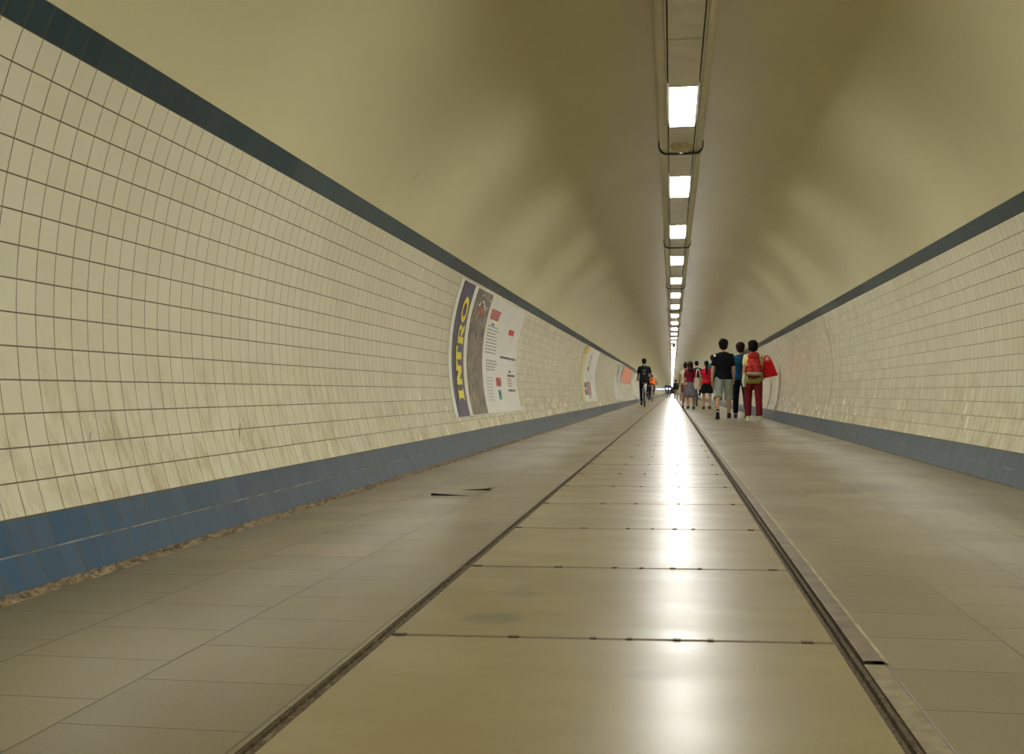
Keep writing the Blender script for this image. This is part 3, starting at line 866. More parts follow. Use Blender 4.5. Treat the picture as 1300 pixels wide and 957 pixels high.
        bm = bmesh.new(); ell(bm, s.hd(0, .090, -.060), .020*k, .006*k, .006*k, Mh, 10); obj('mouth', bm, LIP, s.root, True)
        return s
    def shirt(s, mat, sleeve=.75, hem=-.04, loose=.012, name='shirt', elastic=1.0):
        k = s.k; bm = bmesh.new()
        R_ = [r for r in s.torso_rings(loose, hem - .03, .545)]
        R_ = [(p, a * elastic, b * elastic) for p, a, b in R_]
        cap(bm, [(s.up(0, 0, hem), R_[0][1], R_[0][2])] + R_[1:] if len(R_) > 2 else R_, n=20, dome=False)
        for sd in (-1, 1):
            A, E_, W, cu = s.sh[sd]
            cap(bm, [(s.up(0, -.004, .505), .040*k, .055*k), (A, .054*k, .060*k)])
            L = [(A.lerp(E_, .10), .056*k, .060*k)]
            if sleeve <= 1: L += [(A.lerp(E_, sleeve * .6), .060*k, .062*k), (A.lerp(E_, sleeve), .060*k, .060*k)]
            else: L += [(E_, .050*k, .052*k), (E_.lerp(W, sleeve - 1), .036*k, .036*k)]
            cap(bm, L, dome=False)
            ell(bm, A, .057*k, .062*k, .058*k)
        o = obj(name, remesh(bm, .012 if s.fine else .016, 3), mat, s.root, True); s.top = o
        return s
    def trousers(s, mat, length=2., loose=.0, name='trousers', flare=0.):
        """length 1 = knee, 2 = ankle"""
        k = s.k; bm = bmesh.new()
        cap(bm, [(r[0], r[1], r[2]) for r in s.torso_rings(.004, -.11, .07)], n=20, dome=False)
        for sd in (-1, 1):
            H, K, An, ft = s.leg[sd]
            L = [(H.lerp(K, .09), (.090 + loose*.5)*k, .100*k), (H.lerp(K, .35), (.090 + loose*.8)*k, (.096 + loose)*k)]
            if length <= 1.2:
                if length > 1: L += [(K, (.075 + loose)*k, (.078 + loose)*k), (K.lerp(An, length - 1), (.077 + loose)*k, (.079 + loose)*k)]
                else: L += [(H.lerp(K, length), (.082 + loose)*k, (.086 + loose)*k)]
            else: L += [(K, (.066 + loose)*k, (.070 + loose)*k), (K.lerp(An, .35), (.060 + loose)*k, (.066 + loose)*k), (K.lerp(An, length - 1.02), (.052 + loose + flare)*k, (.058 + loose + flare)*k)]
            cap(bm, L, dome=False)
            if length > 1.2: ell(bm, K, (.066 + loose)*k, (.074 + loose)*k, (.072 + loose)*k)
            ell(bm, H + V((0, 0, .0)), .090*k, .112*k, .095*k)
        obj(name, remesh(bm, .012 if s.fine else .016, 2), mat, s.root, True)
        return s
    def skirt(s, mat, z=-.42, w=.22, folds=9):
        k = s.k; bm = bmesh.new(); n = 54; rings = []
        kn = (s.leg[-1][1] + s.leg[1][1]) / 2
        for j in range(9):
            t = j / 8; zz = .09 + (z - .09) * t
            a0 = .145 + (w - .145) * min(1, t * 1.25); b0 = .105 + (w * .75 - .105) * min(1, t * 1.25)
            cy = (kn.y - s.py) * t * .5
            ring = []
            for i in range(n):
                a = 2*PI*i/n; q = 1 + .055 * t * S(folds * a)
                ring.append(bm.verts.new(s.c + V((a0*q*C_(a)*k, b0*q*S(a)*k + cy, zz*k))))
            rings.append(ring)
        for r0, r1 in zip(rings, rings[1:]):
            for i in range(n): bm.faces.new((r0[i], r1[i], r1[(i+1) % n], r0[(i+1) % n]))
        bm.faces.new(rings[0]); bm.faces.new(rings[-1][::-1])
        bmesh.ops.recalc_face_normals(bm, faces=bm.faces)
        obj('skirt', bm, mat, s.root, True)
        return s
    def hair(s, mat, style='short'):
        k = s.k; bm = bmesh.new(); Mh = Matrix.Rotation(-s.lean * .35 + s.headp, 4, 'X')
        ell(bm, s.hd(0, -.024, .036), .088*k, .092*k, .088*k, Mh)
        ell(bm, s.hd(0, -.046, -.010), .076*k, .062*k, .078*k, Mh)
        if style == 'full': ell(bm, s.hd(0, -.030, .046), .108*k, .108*k, .102*k, Mh); ell(bm, s.hd(0, -.05, -.02), .096*k, .070*k, .088*k, Mh)
        if style == 'bob':
            ell(bm, s.hd(0, -.03, .03), .112*k, .108*k, .106*k, Mh); ell(bm, s.hd(0, -.04, -.045), .110*k, .078*k, .088*k, Mh)
        if style == 'long':
            ell(bm, s.hd(0, -.03, .025), .102*k, .100*k, .095*k, Mh)
            cap(bm, [(s.hd(0, -.05, .0), .098*k, .060*k), (s.hd(0, -.065, -.10), .100*k, .050*k), (s.up(0, -.125, .50), .100*k, .040*k), (s.up(0, -.135, .42), .070*k, .025*k)])
        if style == 'ponytail':
            cap(bm, [(s.hd(0, -.09, .03), .035*k, .03*k), (s.hd(.0, -.13, -.02), .045*k, .035*k), (s.hd(0, -.13, -.12), .042*k, .034*k), (s.up(0, -.15, .40), .034*k, .028*k), (s.up(0, -.145, .30), .016*k, .014*k)])
        if style == 'bun':
            ell(bm, s.hd(0, -.055, .125), .050*k, .048*k, .045*k, Mh)
        for v in bm.verts:
            v.co += V((noise.noise(v.co * 38), noise.noise(v.co * 38 + V((7, 0, 0))), noise.noise(v.co * 38 + V((0, 9, 0))))) * .014
        obj('hair', remesh(bm, .008 if s.fine else .012, 1), mat, s.root, True)
        return s
    def shoes(s, mat, sole=SOLE, kind='shoe'):
        k = s.k
        for sd in (-1, 1):
            An, ft = s.leg[sd][2], s.leg[sd][3]
            f = V((0, C_(ft), S(ft))); dn = V((0, S(ft), -C_(ft)))
            bm = bmesh.new()
            P = lambda a, b: An + f*a*k + dn*b*k
            cap(bm, [(P(-.040, .045), .036*k, .034*k), (P(.03, .050), .042*k, .030*k), (P(.10, .058), .046*k, .022*k), (P(.150, .062), .040*k, .017*k)], n=14)
            if kind == 'shoe': cap(bm, [(P(-.020, -.010), .045*k, .045*k), (P(-.018, .035), .045*k, .050*k)], n=14, dome=False)
            sh = obj('shoe', remesh(bm, .008, 2), mat, s.root, True)
            bm = bmesh.new(); prof = [(-.068, .02), (-.060, .034), (-.02, .038), (.04, .042), (.10, .050), (.15, .046), (.178, .030), (.188, .010)]
            top, bot = [], []
            lp = [(a, b) for a, b in prof] + [(a, -b) for a, b in prof[::-1]]
            for a, b in lp:
                top.append(bm.verts.new(P(a, .066) + V((b*k, 0, 0)))); bot.append(bm.verts.new(P(a, .086) + V((b*k, 0, 0))))
            m = len(lp)
            for i in range(m): bm.faces.new((top[i], top[(i+1) % m], bot[(i+1) % m], bot[i]))
            bm.faces.new(top[::-1]); bm.faces.new(bot); bmesh.ops.recalc_face_normals(bm, faces=bm.faces)
            so = obj('sole', bm, sole, sh)
            bm = bmesh.new(); lo = [bm.verts.new(P(a * .96, .0865) + V((b*k*.9, 0, 0))) for a, b in lp]; l2 = [bm.verts.new(P(a * .96, .080) + V((b*k*.9, 0, 0))) for a, b in lp]
            for i in range(m): bm.faces.new((l2[i], l2[(i+1) % m], lo[(i+1) % m], lo[i]))
            bm.faces.new(lo); bm.faces.new(l2[::-1]); bmesh.ops.recalc_face_normals(bm, faces=bm.faces)
            obj('tread', bm, M_DARK, sh)
        return s
    def W(s, p):
        """own space to world"""
        return Matrix.Translation(s.root.location) @ Matrix.Rotation(s.root.rotation_euler.z, 4, 'Z') @ V(p)

def thing_at(name, label, cat, loc, rz=0, group=None):
    o = empty(name, loc, rz); tag(o, label, cat, group); return o

def patch(o_parent, name, mat, p, sx, sz, rx=0):
    bm = bmesh.new(); rbox(bm, 0, 0, 0, sx, .008, sz, .003, 2, None)
    o = obj(name, bm, mat, o_parent); o.location = p; o.rotation_euler = (rx, 0, 0); return o

# ---- bags
def backpack(P, mat, mat2, label):
    k = P.k; base = P.up(0, -.13, .02); t = thing_at('backpack', label, 'backpack', P.W(base), P.root.rotation_euler.z)
    D = P.up(0, -.13, .45) - base; ang = -math.atan2(D.y, D.z)
    M = Matrix.Rotation(ang, 4, 'X')
    def part(name, mt, fn, par=t):
        bm = bmesh.new(); fn(bm)
        for v in bm.verts: v.co = M @ v.co
        return obj(name, bm, mt, par, True)
    def main(bm):
        cap(bm, [((0, -.055, .02), .125, .075), ((0, -.07, .12), .155, .105), ((0, -.07, .25), .155, .105), ((0, -.06, .38), .140, .092), ((0, -.04, .455), .105, .065)], n=20)
        for v in bm.verts:
            v.co.x += noise.noise(v.co * 14) * .01; v.co.y = min(v.co.y + noise.noise(v.co * 11) * .012, .035)
    part('main_pack', mat, main)
    part('top_lid', fabric('deep_red_lid', (.27, .02, .018)), lambda bm: cap(bm, [((0, -.02, .43), .12, .09), ((0, -.07, .47), .128, .10), ((0, -.10, .43), .12, .06)], n=18))
    part('front_pocket', mat, lambda bm: rbox(bm, 0, -.165, .22, .22, .06, .24, .028, 4))
    for s_ in (-1, 1): part('side_pocket', fabric('deep_red_lid', (.27, .02, .018)), lambda bm: rbox(bm, s_*.16, -.06, .13, .04, .11, .20, .018, 3))
    part('lower_pouch', mat2, lambda bm: cap(bm, [((-.13, -.13, .065), .045, .05), ((0, -.15, .06), .055, .06), ((.13, -.13, .065), .045, .05)], lat=(0, 0, 1), n=14))
    part('base_panel', fabric('dark_red_base', (.14, .02, .02)), lambda bm: rbox(bm, 0, -.07, .0, .25, .15, .05, .02, 3))
    for z_ in (.16, .28): part('strap', fabric('pale_strap', (.50, .40, .30)), lambda bm: tube(bm, [(-.15, -.12, z_), (-.08, -.185, z_ + .01), (.08, -.185, z_ - .01), (.15, -.12, z_)], .007))
    t.scale = (.93, .93, .88)
    part('grab_loop', fabric('pale_strap', (.50, .40, .30)), lambda bm: tube(bm, [(-.04, -.0, .48), (-.03, -.01, .53), (.03, -.01, .53), (.04, 0, .48)], .009))
    for s_ in (-1, 1):
        part('shoulder_strap', mat, lambda bm: cap(bm, [((s_*.085, .01, .44), .03, .008), ((s_*.095, .07, .50), .03, .008), ((s_*.10, .18, .49), .03, .008), ((s_*.115, .245, .40), .03, .008), ((s_*.14, .235, .22), .025, .007), ((s_*.16, .10, .08), .018, .007), ((s_*.13, .0, .05), .018, .007)], n=8, dome=False))
    return t

def tote(loc, rz, mat, label, w=.36, h=.34, d=.10, strap=.28, name='tote_bag', cat='tote bag', taper=.8, tilt=0):
    t = thing_at(name, label, cat, loc, rz)
    bm = bmesh.new(); rings = []
    n = 28
    for j in range(8):
        f = j / 7; z = -h + h * f; ww = w * (1 - (1 - taper) * f) / 2; dd = d * (.9 - .45 * f) / 2
        ring = []
        for i in range(n):
            a = 2*PI*i/n; c, s_ = C_(a), S(a)
            x = ww * math.copysign(abs(c) ** .45, c); y = dd * math.copysign(abs(s_) ** .6, s_)
            q = noise.noise(V((x * 9, y * 9 + 3, z * 9))) * .012
            ring.append(bm.verts.new((x + q, y + q, z)))
        rings.append(ring)
    for r0, r1 in zip(rings, rings[1:]):
        for i in range(n): bm.faces.new((r0[i], r0[(i+1) % n], r1[(i+1) % n], r1[i]))
    bm.faces.new(rings[0][::-1]); bm.faces.new(rings[-1])
    if tilt: bmesh.ops.rotate(bm, verts=bm.verts, cent=(0, 0, 0), matrix=Matrix.Rotation(tilt, 3, 'Y'))
    obj('bag_body', bm, mat, t, True)
    for s_ in (-1, 1):
        bm = bmesh.new()
        cap(bm, [((-w*.22, s_*.012, -.03), .012, .003), ((-w*.17, s_*.016, strap*.5), .012, .003), ((-w*.06, s_*.02, strap*.95), .012, .003), ((w*.06, s_*.02, strap*.95), .012, .003), ((w*.17, s_*.016, strap*.5), .012, .003), ((w*.22, s_*.012, -.03), .012, .003)], n=8, dome=False)
        if tilt: bmesh.ops.rotate(bm, verts=bm.verts, cent=(0, 0, 0), matrix=Matrix.Rotation(tilt, 3, 'Y'))
        obj('strap', bm, mat, t, True)
    return t

# ---- bicycles
M_TYRE = plain('black_tyre', (.02, .02, .02), .7)
M_STEEL = plain('brushed_steel', (.45, .45, .43), .3, .8, .1)
M_BLKP = plain('black_plastic', (.02, .02, .022), .4)
def bicycle(label, loc, fmat, rz=0, fender=None, lamp=None, group=None, s=1.0, rear=True):
    t = thing_at('bicycle', label, 'bicycle', loc, rz, group); t.scale = (s, s, s)
    WB, RW = 1.06, .34
    for y0 in (0, WB):
        e = bmesh.new(); torus(e, (0, 0, 0), RW - .018, .018, 40, 8); wh = obj('wheel', e, M_TYRE, t, True); wh.location = (0, y0, RW)
        e = bmesh.new(); torus(e, (0, 0, 0), RW - .042, .010, 40, 6); obj('rim', e, M_STEEL, wh, True)
        e = bmesh.new()
        for i in range(24):
            a = 2*PI*i/24; tube(e, [((-1)**i * .025, .02*C_(a+.6), .02*S(a+.6)), (0, (RW-.045)*C_(a), (RW-.045)*S(a))], .0014, 4)
        obj('spokes', e, M_STEEL, wh)
        e = bmesh.new(); cap(e, [((-.05, 0, 0), .016, .016), ((.05, 0, 0), .016, .016)], lat=(0, 1, 0), n=12); obj('hub', e, M_STEEL, wh, True)
    bb = V((0, .43, .28)); st = V((0, .20, .82)); hd1 = V((0, .86, .90)); hd0 = V((0, .90, .74))
    bm = bmesh.new()
    tube(bm, [bb, st], .016, 10); tube(bm, [st + V((0, .01, -.04)), hd1 + V((0, .005, -.03))], .015, 10); tube(bm, [bb, hd0], .018, 10); tube(bm, [hd0 - V((0, 0, .02)), hd1 + V((0, 0, .02))], .019, 10)
    for q in (-1, 1):
        tube(bm, [bb + V((q*.03, 0, 0)), (q*.062, .0, RW)], .010, 8); tube(bm, [st + V((q*.012, 0, -.06)), (q*.062, .0, RW)], .009, 8)
    obj('frame', remesh(bm, .006, 1), fmat, t, True)
    bm = bmesh.new()
    for q in (-1, 1): tube(bm, [hd0 + V((q*.03, .005, -.01)), (q*.05, 1.01, .50), (q*.05, WB, RW)], .010, 8)
    tube(bm, [hd0 + V((-.035, .005, -.005)), hd0 + V((.035, .005, -.005))], .012, 8)
    obj('fork', bm, fmat, t, True)
    bm = bmesh.new(); tube(bm, [st - V((0, 0, .05)), (0, .175, .93)], .013, 10); obj('seat_post', bm, M_STEEL, t, True)
    bm = bmesh.new(); cap(bm, [((0, .07, .955), .085, .028), ((0, .15, .955), .070, .030), ((0, .25, .955), .032, .024), ((0, .33, .952), .018, .018)], n=14); obj('saddle', bm, M_BLKP, t, True)
    bm = bmesh.new(); tube(bm, [hd1, (0, .85, 1.0), (0, .87, 1.02)], .013, 10)
    obj('stem', bm, M_STEEL, t, True)
    bm = bmesh.new(); tube(bm, [(-.29, .74, 1.04), (-.20, .82, 1.05), (-.08, .87, 1.03), (.08, .87, 1.03), (.20, .82, 1.05), (.29, .74, 1.04)], .011, 10); hb = obj('handlebar', bm, M_STEEL, t, True)
    for q in (-1, 1):
        bm = bmesh.new(); tube(bm, [(q*.295, .73, 1.04), (q*.225, .80, 1.048)], .016, 10); obj('grip', bm, M_BLKP, hb, True)
    bm = bmesh.new(); cap(bm, [((.045, .43, .28), .10, .10), ((.050, .43, .28), .10, .10)], lat=(0, 1, 0), n=28, dome=False); obj('chainring', bm, M_STEEL, t)
    for q, dz in ((-1, -1), (1, 1)):
        bm = bmesh.new(); tube(bm, [(q*.06, .43, .28), (q*.075, .43, .28 + dz*.165)], .010, 8); cr = obj('crank', bm, M_STEEL, t, True)
        bm = bmesh.new(); rbox(bm, q*.125, .43, .28 + dz*.165, .09, .08, .022, .006, 2); obj('pedal', bm, M_BLKP, cr)
    bm = bmesh.new()
    for i in range(14):
        pass
    for y0, a0, a1 in ((0, 20, 200), (WB, 30, 150)):
        bm = bmesh.new(); prev = None
        for i in range(17):
            a = math.radians(a0 + (a1 - a0) * i / 16)
            r = [bm.verts.new((x_, y0 + (RW + .022 - abs(x_) * .25) * C_(a), RW + (RW + .022 - abs(x_) * .25) * S(a))) for x_ in (-.026, -.013, .013, .026)]
            if prev:
                for j in range(3): bm.faces.new((prev[j], prev[j+1], r[j+1], r[j]))
            prev = r
        bmesh.ops.solidify(bm, geom=bm.faces[:], thickness=.002)
        obj('mudguard', bm, fender or M_BLKP, t, True)
    # carrier
    bm = bmesh.new()
    for q in (-1, 1):
        tube(bm, [(q*.06, .12, .72), (q*.06, -.26, .72)], .006, 6); tube(bm, [(q*.06, -.16, .72), (q*.07, 0, RW)], .005, 6)
    for i in range(4): tube(bm, [(-.06, .08 - .1*i, .72), (.06, .08 - .1*i, .72)], .005, 6)
    tube(bm, [(0, .12, .72), (0, .20, .74)], .006, 6)
    obj('luggage_carrier', bm, M_STEEL, t, True)
    bm = bmesh.new(); rbox(bm, 0, -.28, .68, .07, .03, .05, .01, 3); obj('rear_light', bm, plain('red_lens', (.35, .02, .015), .2), t)
    bm = bmesh.new(); cap(bm, [((0, .93, .95), .035, .035), ((0, .98, .95), .05, .05)], n=14); obj('headlamp', bm, lamp or M_STEEL, t, True)
    return t

def rider(label, loc, H, lean, head, top, bottom, hair, skin, shoe, rz=0, style='short', sleeve=.8, fine=True, s=1.0, fat=1., group=None, fem=False):
    """figure on a bicycle whose rear wheel stands at loc; left pedal down"""
    legs = {-1: dict(to=(-.115*s, (.38)*s, (.115 + .095)*s), foot=-12), 1: dict(to=(.115*s, .38*s, (.445 + .095)*s), foot=-4)}
    arms = {-1: dict(to=(-.275*s, .70*s, 1.075*s), pole=(-1., -.3, -.5), curl=.95), 1: dict(to=(.275*s, .70*s, 1.075*s), pole=(1., -.3, -.5), curl=.95)}
    p = Person(label, loc, H, rz, fem, lean, head, legs, arms, pel=(.17*s, 1.045*s), skin=skin, fine=fine, fat=fat, group=group)
    p.body().trousers(bottom, 1.95 if sleeve != 9 else 1.95).shirt(top, sleeve, -.05, .014).hair(hair, style).shoes(shoe, M_BLKP)
    return p

CXC = -.097
# --- 1: red backpack, dark red trousers
def patterned(name, c1, c2, c3):
    n = N(name); tc = n.node('ShaderNodeTexCoord').outputs['Object']
    a = n.noise(tc, 22., 4.); b = n.noise(tc, 40., 2.)
    return n.set(color=n.mix(n.ramp(b, .55, .6), n.mix(n.ramp(a, .42, .55), c1, c2), c3), rough=.85)
f_lemon = fabric('pale_yellow_cotton', (.66, .60, .26)); f_dred = fabric('dark_red_cotton', (.155, .017, .018))
g1 = Person('woman in pale yellow T-shirt and dark red trousers walking away with a red backpack', (1.545, 22.85, 0), 1.64, 0, True, 1, 0,
            {-1: (7, 4, 2, 0), 1: (-5, 3, 2, 0)}, {-1: (4, 7, 25), 1: (2, 9, 55)}, fat=1.02)
g1.body().trousers(f_dred, 1.97, .016).shirt(f_lemon, .62, -.11, .020).hair(HAIR_K, 'bob').shoes(plain('lime_canvas', (.60, .58, .22), .7))
# olive hem of an under layer
bm = bmesh.new(); cap(bm, [(g1.up(0, 0, -.13), .190*g1.k, .150*g1.k), (g1.up(0, 0, -.02), .198*g1.k, .150*g1.k), (g1.up(0, 0, .04), .190*g1.k, .138*g1.k)], n=22, dome=False)
obj('olive_hem', bm, fabric('olive_cotton', (.30, .27, .07)), g1.root, True)
bm = bmesh.new(); cap(bm, [(g1.up(-.185, -.06, .06), .03, .05), (g1.up(-.205, -.06, -.05), .045, .06), (g1.up(-.20, -.05, -.17), .035, .045)], n=14)
obj('tied_sweater', bm, fabric('pale_grey_knit', (.56, .55, .42)), g1.root, True)
backpack(g1, fabric('red_nylon', (.40, .035, .03), .6, .4), fabric('grey_beige_mesh', (.30, .25, .16)), 'red backpack with beige lower pouch on the back of the woman in dark red trousers')
tt = tote(g1.W(g1.up(.30, -.02, .375)), math.radians(10), fabric('bright_red_leather', (.55, .012, .016), .5), 'bright red tote bag hanging at right elbow of the woman with the backpack', .29, .34, .13, .10, taper=.62, tilt=math.radians(-12))
# --- 2: blue T-shirt, dark trousers, half hidden
g2 = Person('man in blue T-shirt and dark trousers walking left of the red backpack, partly hidden', (1.43, 25.1, 0), 1.70, 0, False, 2, 2,
            {-1: (12, 6, 2, 0), 1: (-12, 22, 2, -22)}, {-1: (14, 12, 40), 1: (-6, 6, 14)}, skin=SKIN_D)
g2.body().trousers(fabric('navy_denim', (.012, .016, .028)), 1.95, .008).shirt(fabric('blue_cotton', (.012, .060, .12)), .68, -.06, .018).hair(HAIR_B, 'full').shoes(plain('dark_leather', (.03, .025, .022), .5), M_BLKP)
tote(g2.W(g2.sh[-1][2]) + V((-.01, .02, -.17)), math.radians(50), fabric('beige_canvas', (.50, .43, .25)), 'beige cloth bag hanging from left hand of the man in blue T-shirt', .26, .28, .10, .12)
# --- 3: black T-shirt, grey shorts, mid stride
g3 = Person('man in black T-shirt and grey knee-length shorts striding away, left heel lifted', (1.005, 24.0, 0), 1.72, 0, False, 1, 0,
            {-1: (-14, 24, 5, -48), 1: (10, 4, 2, 0)}, {-1: (-3, 12, 6), 1: (5, 9, 25)}, skin=SKIN, fat=.98)
m_short = fabric('grey_green_cotton', (.27, .30, .25))
g3.body().trousers(m_short, 1.2, .020, 'shorts').shirt(fabric('black_cotton', (.008, .009, .012)), .78, -.06, .022, elastic=1.03).hair(HAIR_K, 'full').shoes(plain('black_canvas', (.018, .016, .016), .7))
patch(g3.root, 'sleeve_badge', plain('white_badge', (.7, .7, .66), .6), g3.sh[-1][0] + V((-.02, -.062, .012)), .045, .05)
bm = bmesh.new(); cap(bm, [(g3.leg[1][2] + V((0, -.005, .0)), .044, .046), (g3.leg[1][2] + V((0, -.005, .05)), .041, .044)], n=14, dome=False); obj('sock', bm, plain('black_sock', (.02, .02, .02), .9), g3.root, True)
# --- 4: teal T-shirt, light blue shorts
g4 = Person('tall youth in teal T-shirt and pale blue shorts behind the man in black T-shirt', (1.31, 38.6, 0), 1.88, 0, False, 1, 0,
            {-1: (-6, 6, 2, 0), 1: (8, 4, 2, 0)}, {-1: (3, 13, 12), 1: (5, 8, 20)})
g4.body().trousers(fabric('pale_blue_cotton', (.36, .47, .45)), .92, .018, 'shorts').shirt(fabric('teal_cotton', (.012, .095, .115)), .6, -.05, .02).hair(HAIR_K, 'short').shoes(plain('black_canvas', (.018, .016, .016), .7))
# --- 5: red top, black skirt, ponytail
g5 = Person('woman in bright red T-shirt and short black skirt with long dark ponytail', (1.075, 38.0, 0), 1.66, 0, True, 1, 0,
            {-1: (4, 5, 1.5, 0), 1: (-4, 4, 1.5, 0)}, {-1: (2, 12, 22), 1: (3, 8, 20)})
g5.body().skirt(fabric('black_skirt_cloth', (.010, .010, .014)), -.36, .215, 7).shirt(fabric('crimson_cotton', (.45, .015, .03)), .5, -.02, .014).hair(HAIR_K, 'ponytail').shoes(plain('black_canvas', (.018, .016, .016), .7), M_BLKP)
# --- 6: dark red top, patterned skirt
g6 = Person('woman with long brown hair in dark red top and patterned grey skirt', (.54, 38.4, 0), 1.66, 0, True, 2, 4,
            {-1: (-7, 8, 1.5, 0), 1: (8, 4, 1.5, 0)}, {-1: (3, 10, 15), 1: (2, 10, 35)}, fat=1.08)
g6.body().skirt(patterned('patterned_grey_cloth', (.10, .10, .14), (.20, .18, .22), (.05, .05, .07)), -.50, .255, 11).shirt(fabric('maroon_cotton', (.17, .012, .022)), .8, .04, .018).hair(HAIR_B, 'long').shoes(plain('black_canvas', (.018, .016, .016), .7), M_BLKP)
tote(g6.W(g6.up(.27, -.06, .20)), math.radians(5), fabric('cream_canvas', (.58, .54, .38)), 'cream canvas tote bag on right shoulder of the woman in patterned skirt', .36, .40, .12, .32, taper=.7)
# --- 7: bun, white sleeveless top
g7 = Person('woman with hair bun and white top at the left edge of the walking group', (.40, 40.8, 0), 1.66, 0, True, 1, 0,
            {-1: (6, 4, 1, 0), 1: (-5, 4, 1, 0)}, {-1: (4, 14, 30), 1: (2, 8, 20)}, skin=SKIN_D)
g7.body().trousers(fabric('brown_shorts_cloth', (.16, .07, .05)), .75, .01, 'shorts').shirt(fabric('off_white_cotton', (.58, .54, .42)), .25, -.03, .014).hair(HAIR_B, 'bun').shoes(plain('dark_leather', (.03, .025, .022), .5), M_BLKP)
# --- 8: cyclist between the two women
bicycle('dark bicycle ridden between the two women in red tops', (.91, 45.3, 0), M_BLKP)
g8 = rider('cyclist in dark jacket seen between the two women in red tops', (.91, 45.3, 0), 1.78, 12, 0, fabric('charcoal_jacket', (.035, .02, .028)), fabric('black_trouser_cloth', (.012, .012, .014)), HAIR_K, SKIN, M_BLKP, sleeve=1.9)
# --- 9: cyclist in black, left
bicycle('city bicycle with pale seat stays under the cyclist in black T-shirt', (-1.15, 42.5, 0), plain('pale_silver_paint', (.50, .50, .46), .35))
bm = bmesh.new(); rbox(bm, 0, -.05, .745, .10, .22, .035, .01, 2); gp = obj('green_rack_pad', bm, plain('green_rack_paint', (.03, .18, .07), .4), bpy.data.objects['bicycle.001'])
g9 = rider('cyclist in black T-shirt and black trousers riding away on the left side', (-1.15, 42.5, 0), 1.84, 9, -2, fabric('black_jersey', (.009, .012, .014)), fabric('black_trouser_cloth', (.012, .012, .014)), HAIR_K, SKIN_D, M_BLKP, fat=1.05)
patch(g9.root, 'pink_print', plain('faded_pink_print', (.30, .12, .13), .7), g9.up(0, -.135, .22), .11, .035, -math.radians(9))
patch(g9.root, 'grey_print', plain('faded_grey_print', (.05, .055, .055), .7), g9.up(.0, -.142, .33), .15, .09, -math.radians(9))
# --- 10: orange vest
bicycle('small bicycle under the rider in orange vest', (-1.30, 67., 0), plain('grey_frame_paint', (.22, .22, .22), .4), fender=plain('yellowed_mudguard', (.40, .38, .15), .4))
g10 = rider('cyclist in bright orange vest bent over the handlebar, right of the black-clad rider', (-1.30, 67., 0), 1.62, 42, 20, fabric('hi_vis_orange', (.95, .17, .015), .7, .05), fabric('black_trouser_cloth', (.012, .012, .014)), HAIR_K, SKIN, M_BLKP, fine=False, fat=1.25, sleeve=.3)
# --- 11: maroon rider between the two
bicycle('dark bicycle half hidden between the two nearer cyclists on the left', (-1.62, 74., 0), M_BLKP)
g11 = rider('rider in maroon jacket mostly hidden between the two cyclists on the left', (-1.62, 74., 0), 1.55, 35, 10, fabric('maroon_jacket', (.09, .012, .014)), fabric('black_trouser_cloth', (.012, .012, .014)), HAIR_K, SKIN, M_BLKP, fine=False, sleeve=1.9)
# --- far ones
g12 = Person('distant walker with dark jacket just right of the light row reflection', (.26, 100., 0), 1.72, 0, False, 8, 0, {-1: (8, 5, 2, 0), 1: (-8, 8, 2, -8)}, {}, fine=False, fat=1.25)
g12.body().trousers(fabric('khaki_cloth', (.30, .25, .15)), 1.95).shirt(fabric('near_black_coat', (.012, .01, .012)), 1.9, -.12, .03).hair(HAIR_K, 'full').shoes(M_BLKP)
g13 = Person('distant child in whitish clothes left of the woman with hair bun', (.52, 72., 0), 1.12, 0, False, 4, 0, {-1: (10, 5, 2, 0), 1: (-10, 10, 2, -8)}, {-1: (10, 25, 10), 1: (10, 25, 10)}, fine=False)
g13.body().trousers(fabric('greyish_pink_cloth', (.42, .34, .28)), 1.95, .01).shirt(fabric('dusty_white_cloth', (.52, .45, .38)), 1.9, -.1, .03).hair(HAIR_B, 'short').shoes(M_BLKP)
g14 = Person('distant walker in brown top beside the woman with hair bun', (.62, 60., 0), 1.30, 0, False, 4, 0, {-1: (10, 5, 2, 0), 1: (-10, 10, 2, -8)}, {}, fine=False)
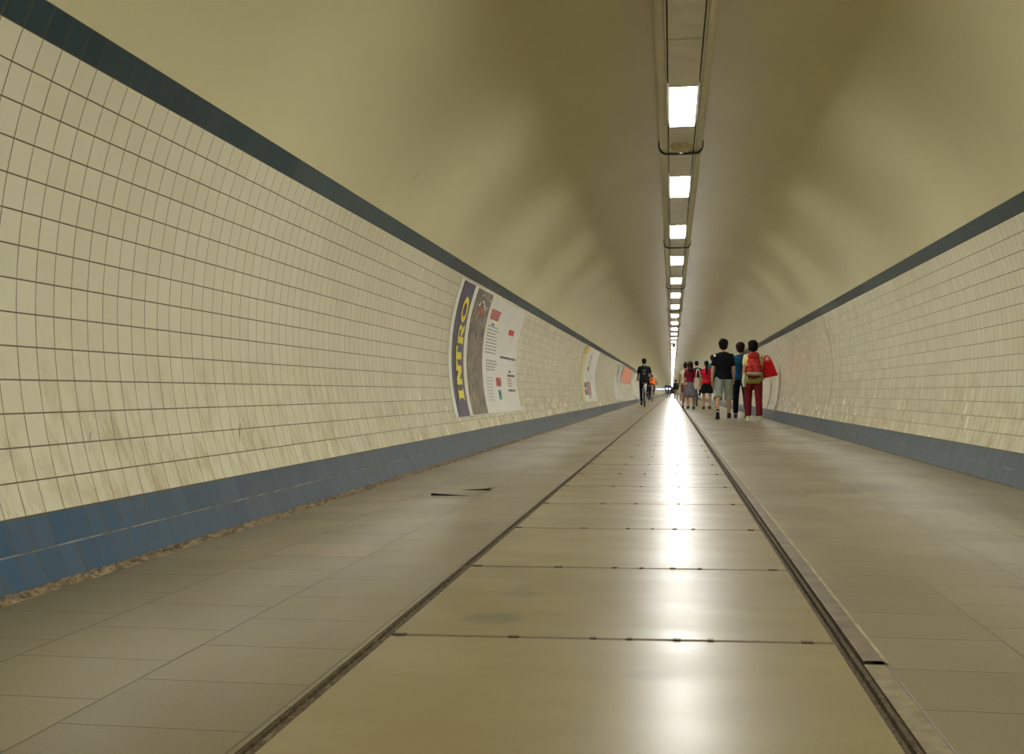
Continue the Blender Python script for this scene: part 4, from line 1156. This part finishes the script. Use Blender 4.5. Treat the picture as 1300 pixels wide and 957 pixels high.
g14.body().trousers(fabric('brown_shorts_cloth', (.16, .07, .05)), 1.95, .01).shirt(fabric('brown_black_top', (.05, .025, .02)), 1.9, -.1, .03).hair(HAIR_B, 'short').shoes(M_BLKP)
# oncoming cyclists with cool white headlamps
m_led = glow('cool_headlamp', (.75, .88, 1.), 25.)
for (x_, y_, nm, cl) in ((-.60, 118., 'left', (.02, .05, .16)), (-.32, 124., 'right', (.03, .04, .09))):
    bicycle('distant oncoming bicycle with bright white headlamp, %s of the two' % nm, (x_, y_, 0), M_BLKP, rz=PI, lamp=m_led)
    rider('distant oncoming cyclist in dark blue, %s of the two with bright headlamps' % nm, (x_, y_, 0), 1.5, 48, 25, fabric('navy_rainwear_' + nm, cl), fabric('black_trouser_cloth', (.012, .012, .014)), HAIR_K, SKIN, M_BLKP, rz=PI, fine=False, sleeve=1.9, fat=1.2)
# pale blue lit bar low on the left far down the tunnel
bm = bmesh.new(); rbox(bm, 0, 0, 0, .85, .12, .12, .03, 3)
lb = obj('light_bar', bm, glow('pale_blue_light', (.30, .58, 1.), .8)); lb.location = (-1.33, 120., .93)
for q in (-.4, .4):
    bm = bmesh.new(); tube(bm, [(q, 0, -.06), (q, 0, -.93)], .02); obj('post', bm, M_STEEL, lb, True)
tag(lb, 'pale blue glowing bar low on the left, far down the tunnel beyond the orange vest', 'light bar')
EXPO = 2.05

# ------------------------------------------------------------------ world, camera, view
wd = bpy.data.worlds.new('world'); scn.world = wd; wd.use_nodes = True
wd.node_tree.nodes['Background'].inputs[0].default_value = (.05, .045, .03, 1)
wd.node_tree.nodes['Background'].inputs[1].default_value = .3
cd = bpy.data.cameras.new('camera'); cam = bpy.data.objects.new('camera', cd); COL.objects.link(cam)
cd.sensor_width = 36; cd.lens = 36 * FX / 1300; cd.clip_start = .02; cd.clip_end = 1500
cd.shift_y = -(478.5 - 434) / 1300
phi = math.atan(64 / FX); psi = math.atan(203 / FX * C_(phi))
cam.location = (-.097, 0, .574); cam.rotation_euler = (PI / 2 + phi, 0, psi)
scn.camera = cam
vs = scn.view_settings
vs.view_transform = 'Standard'; vs.look = 'None'; vs.gamma = 1; vs.use_curve_mapping = False
vs.exposure = EXPO
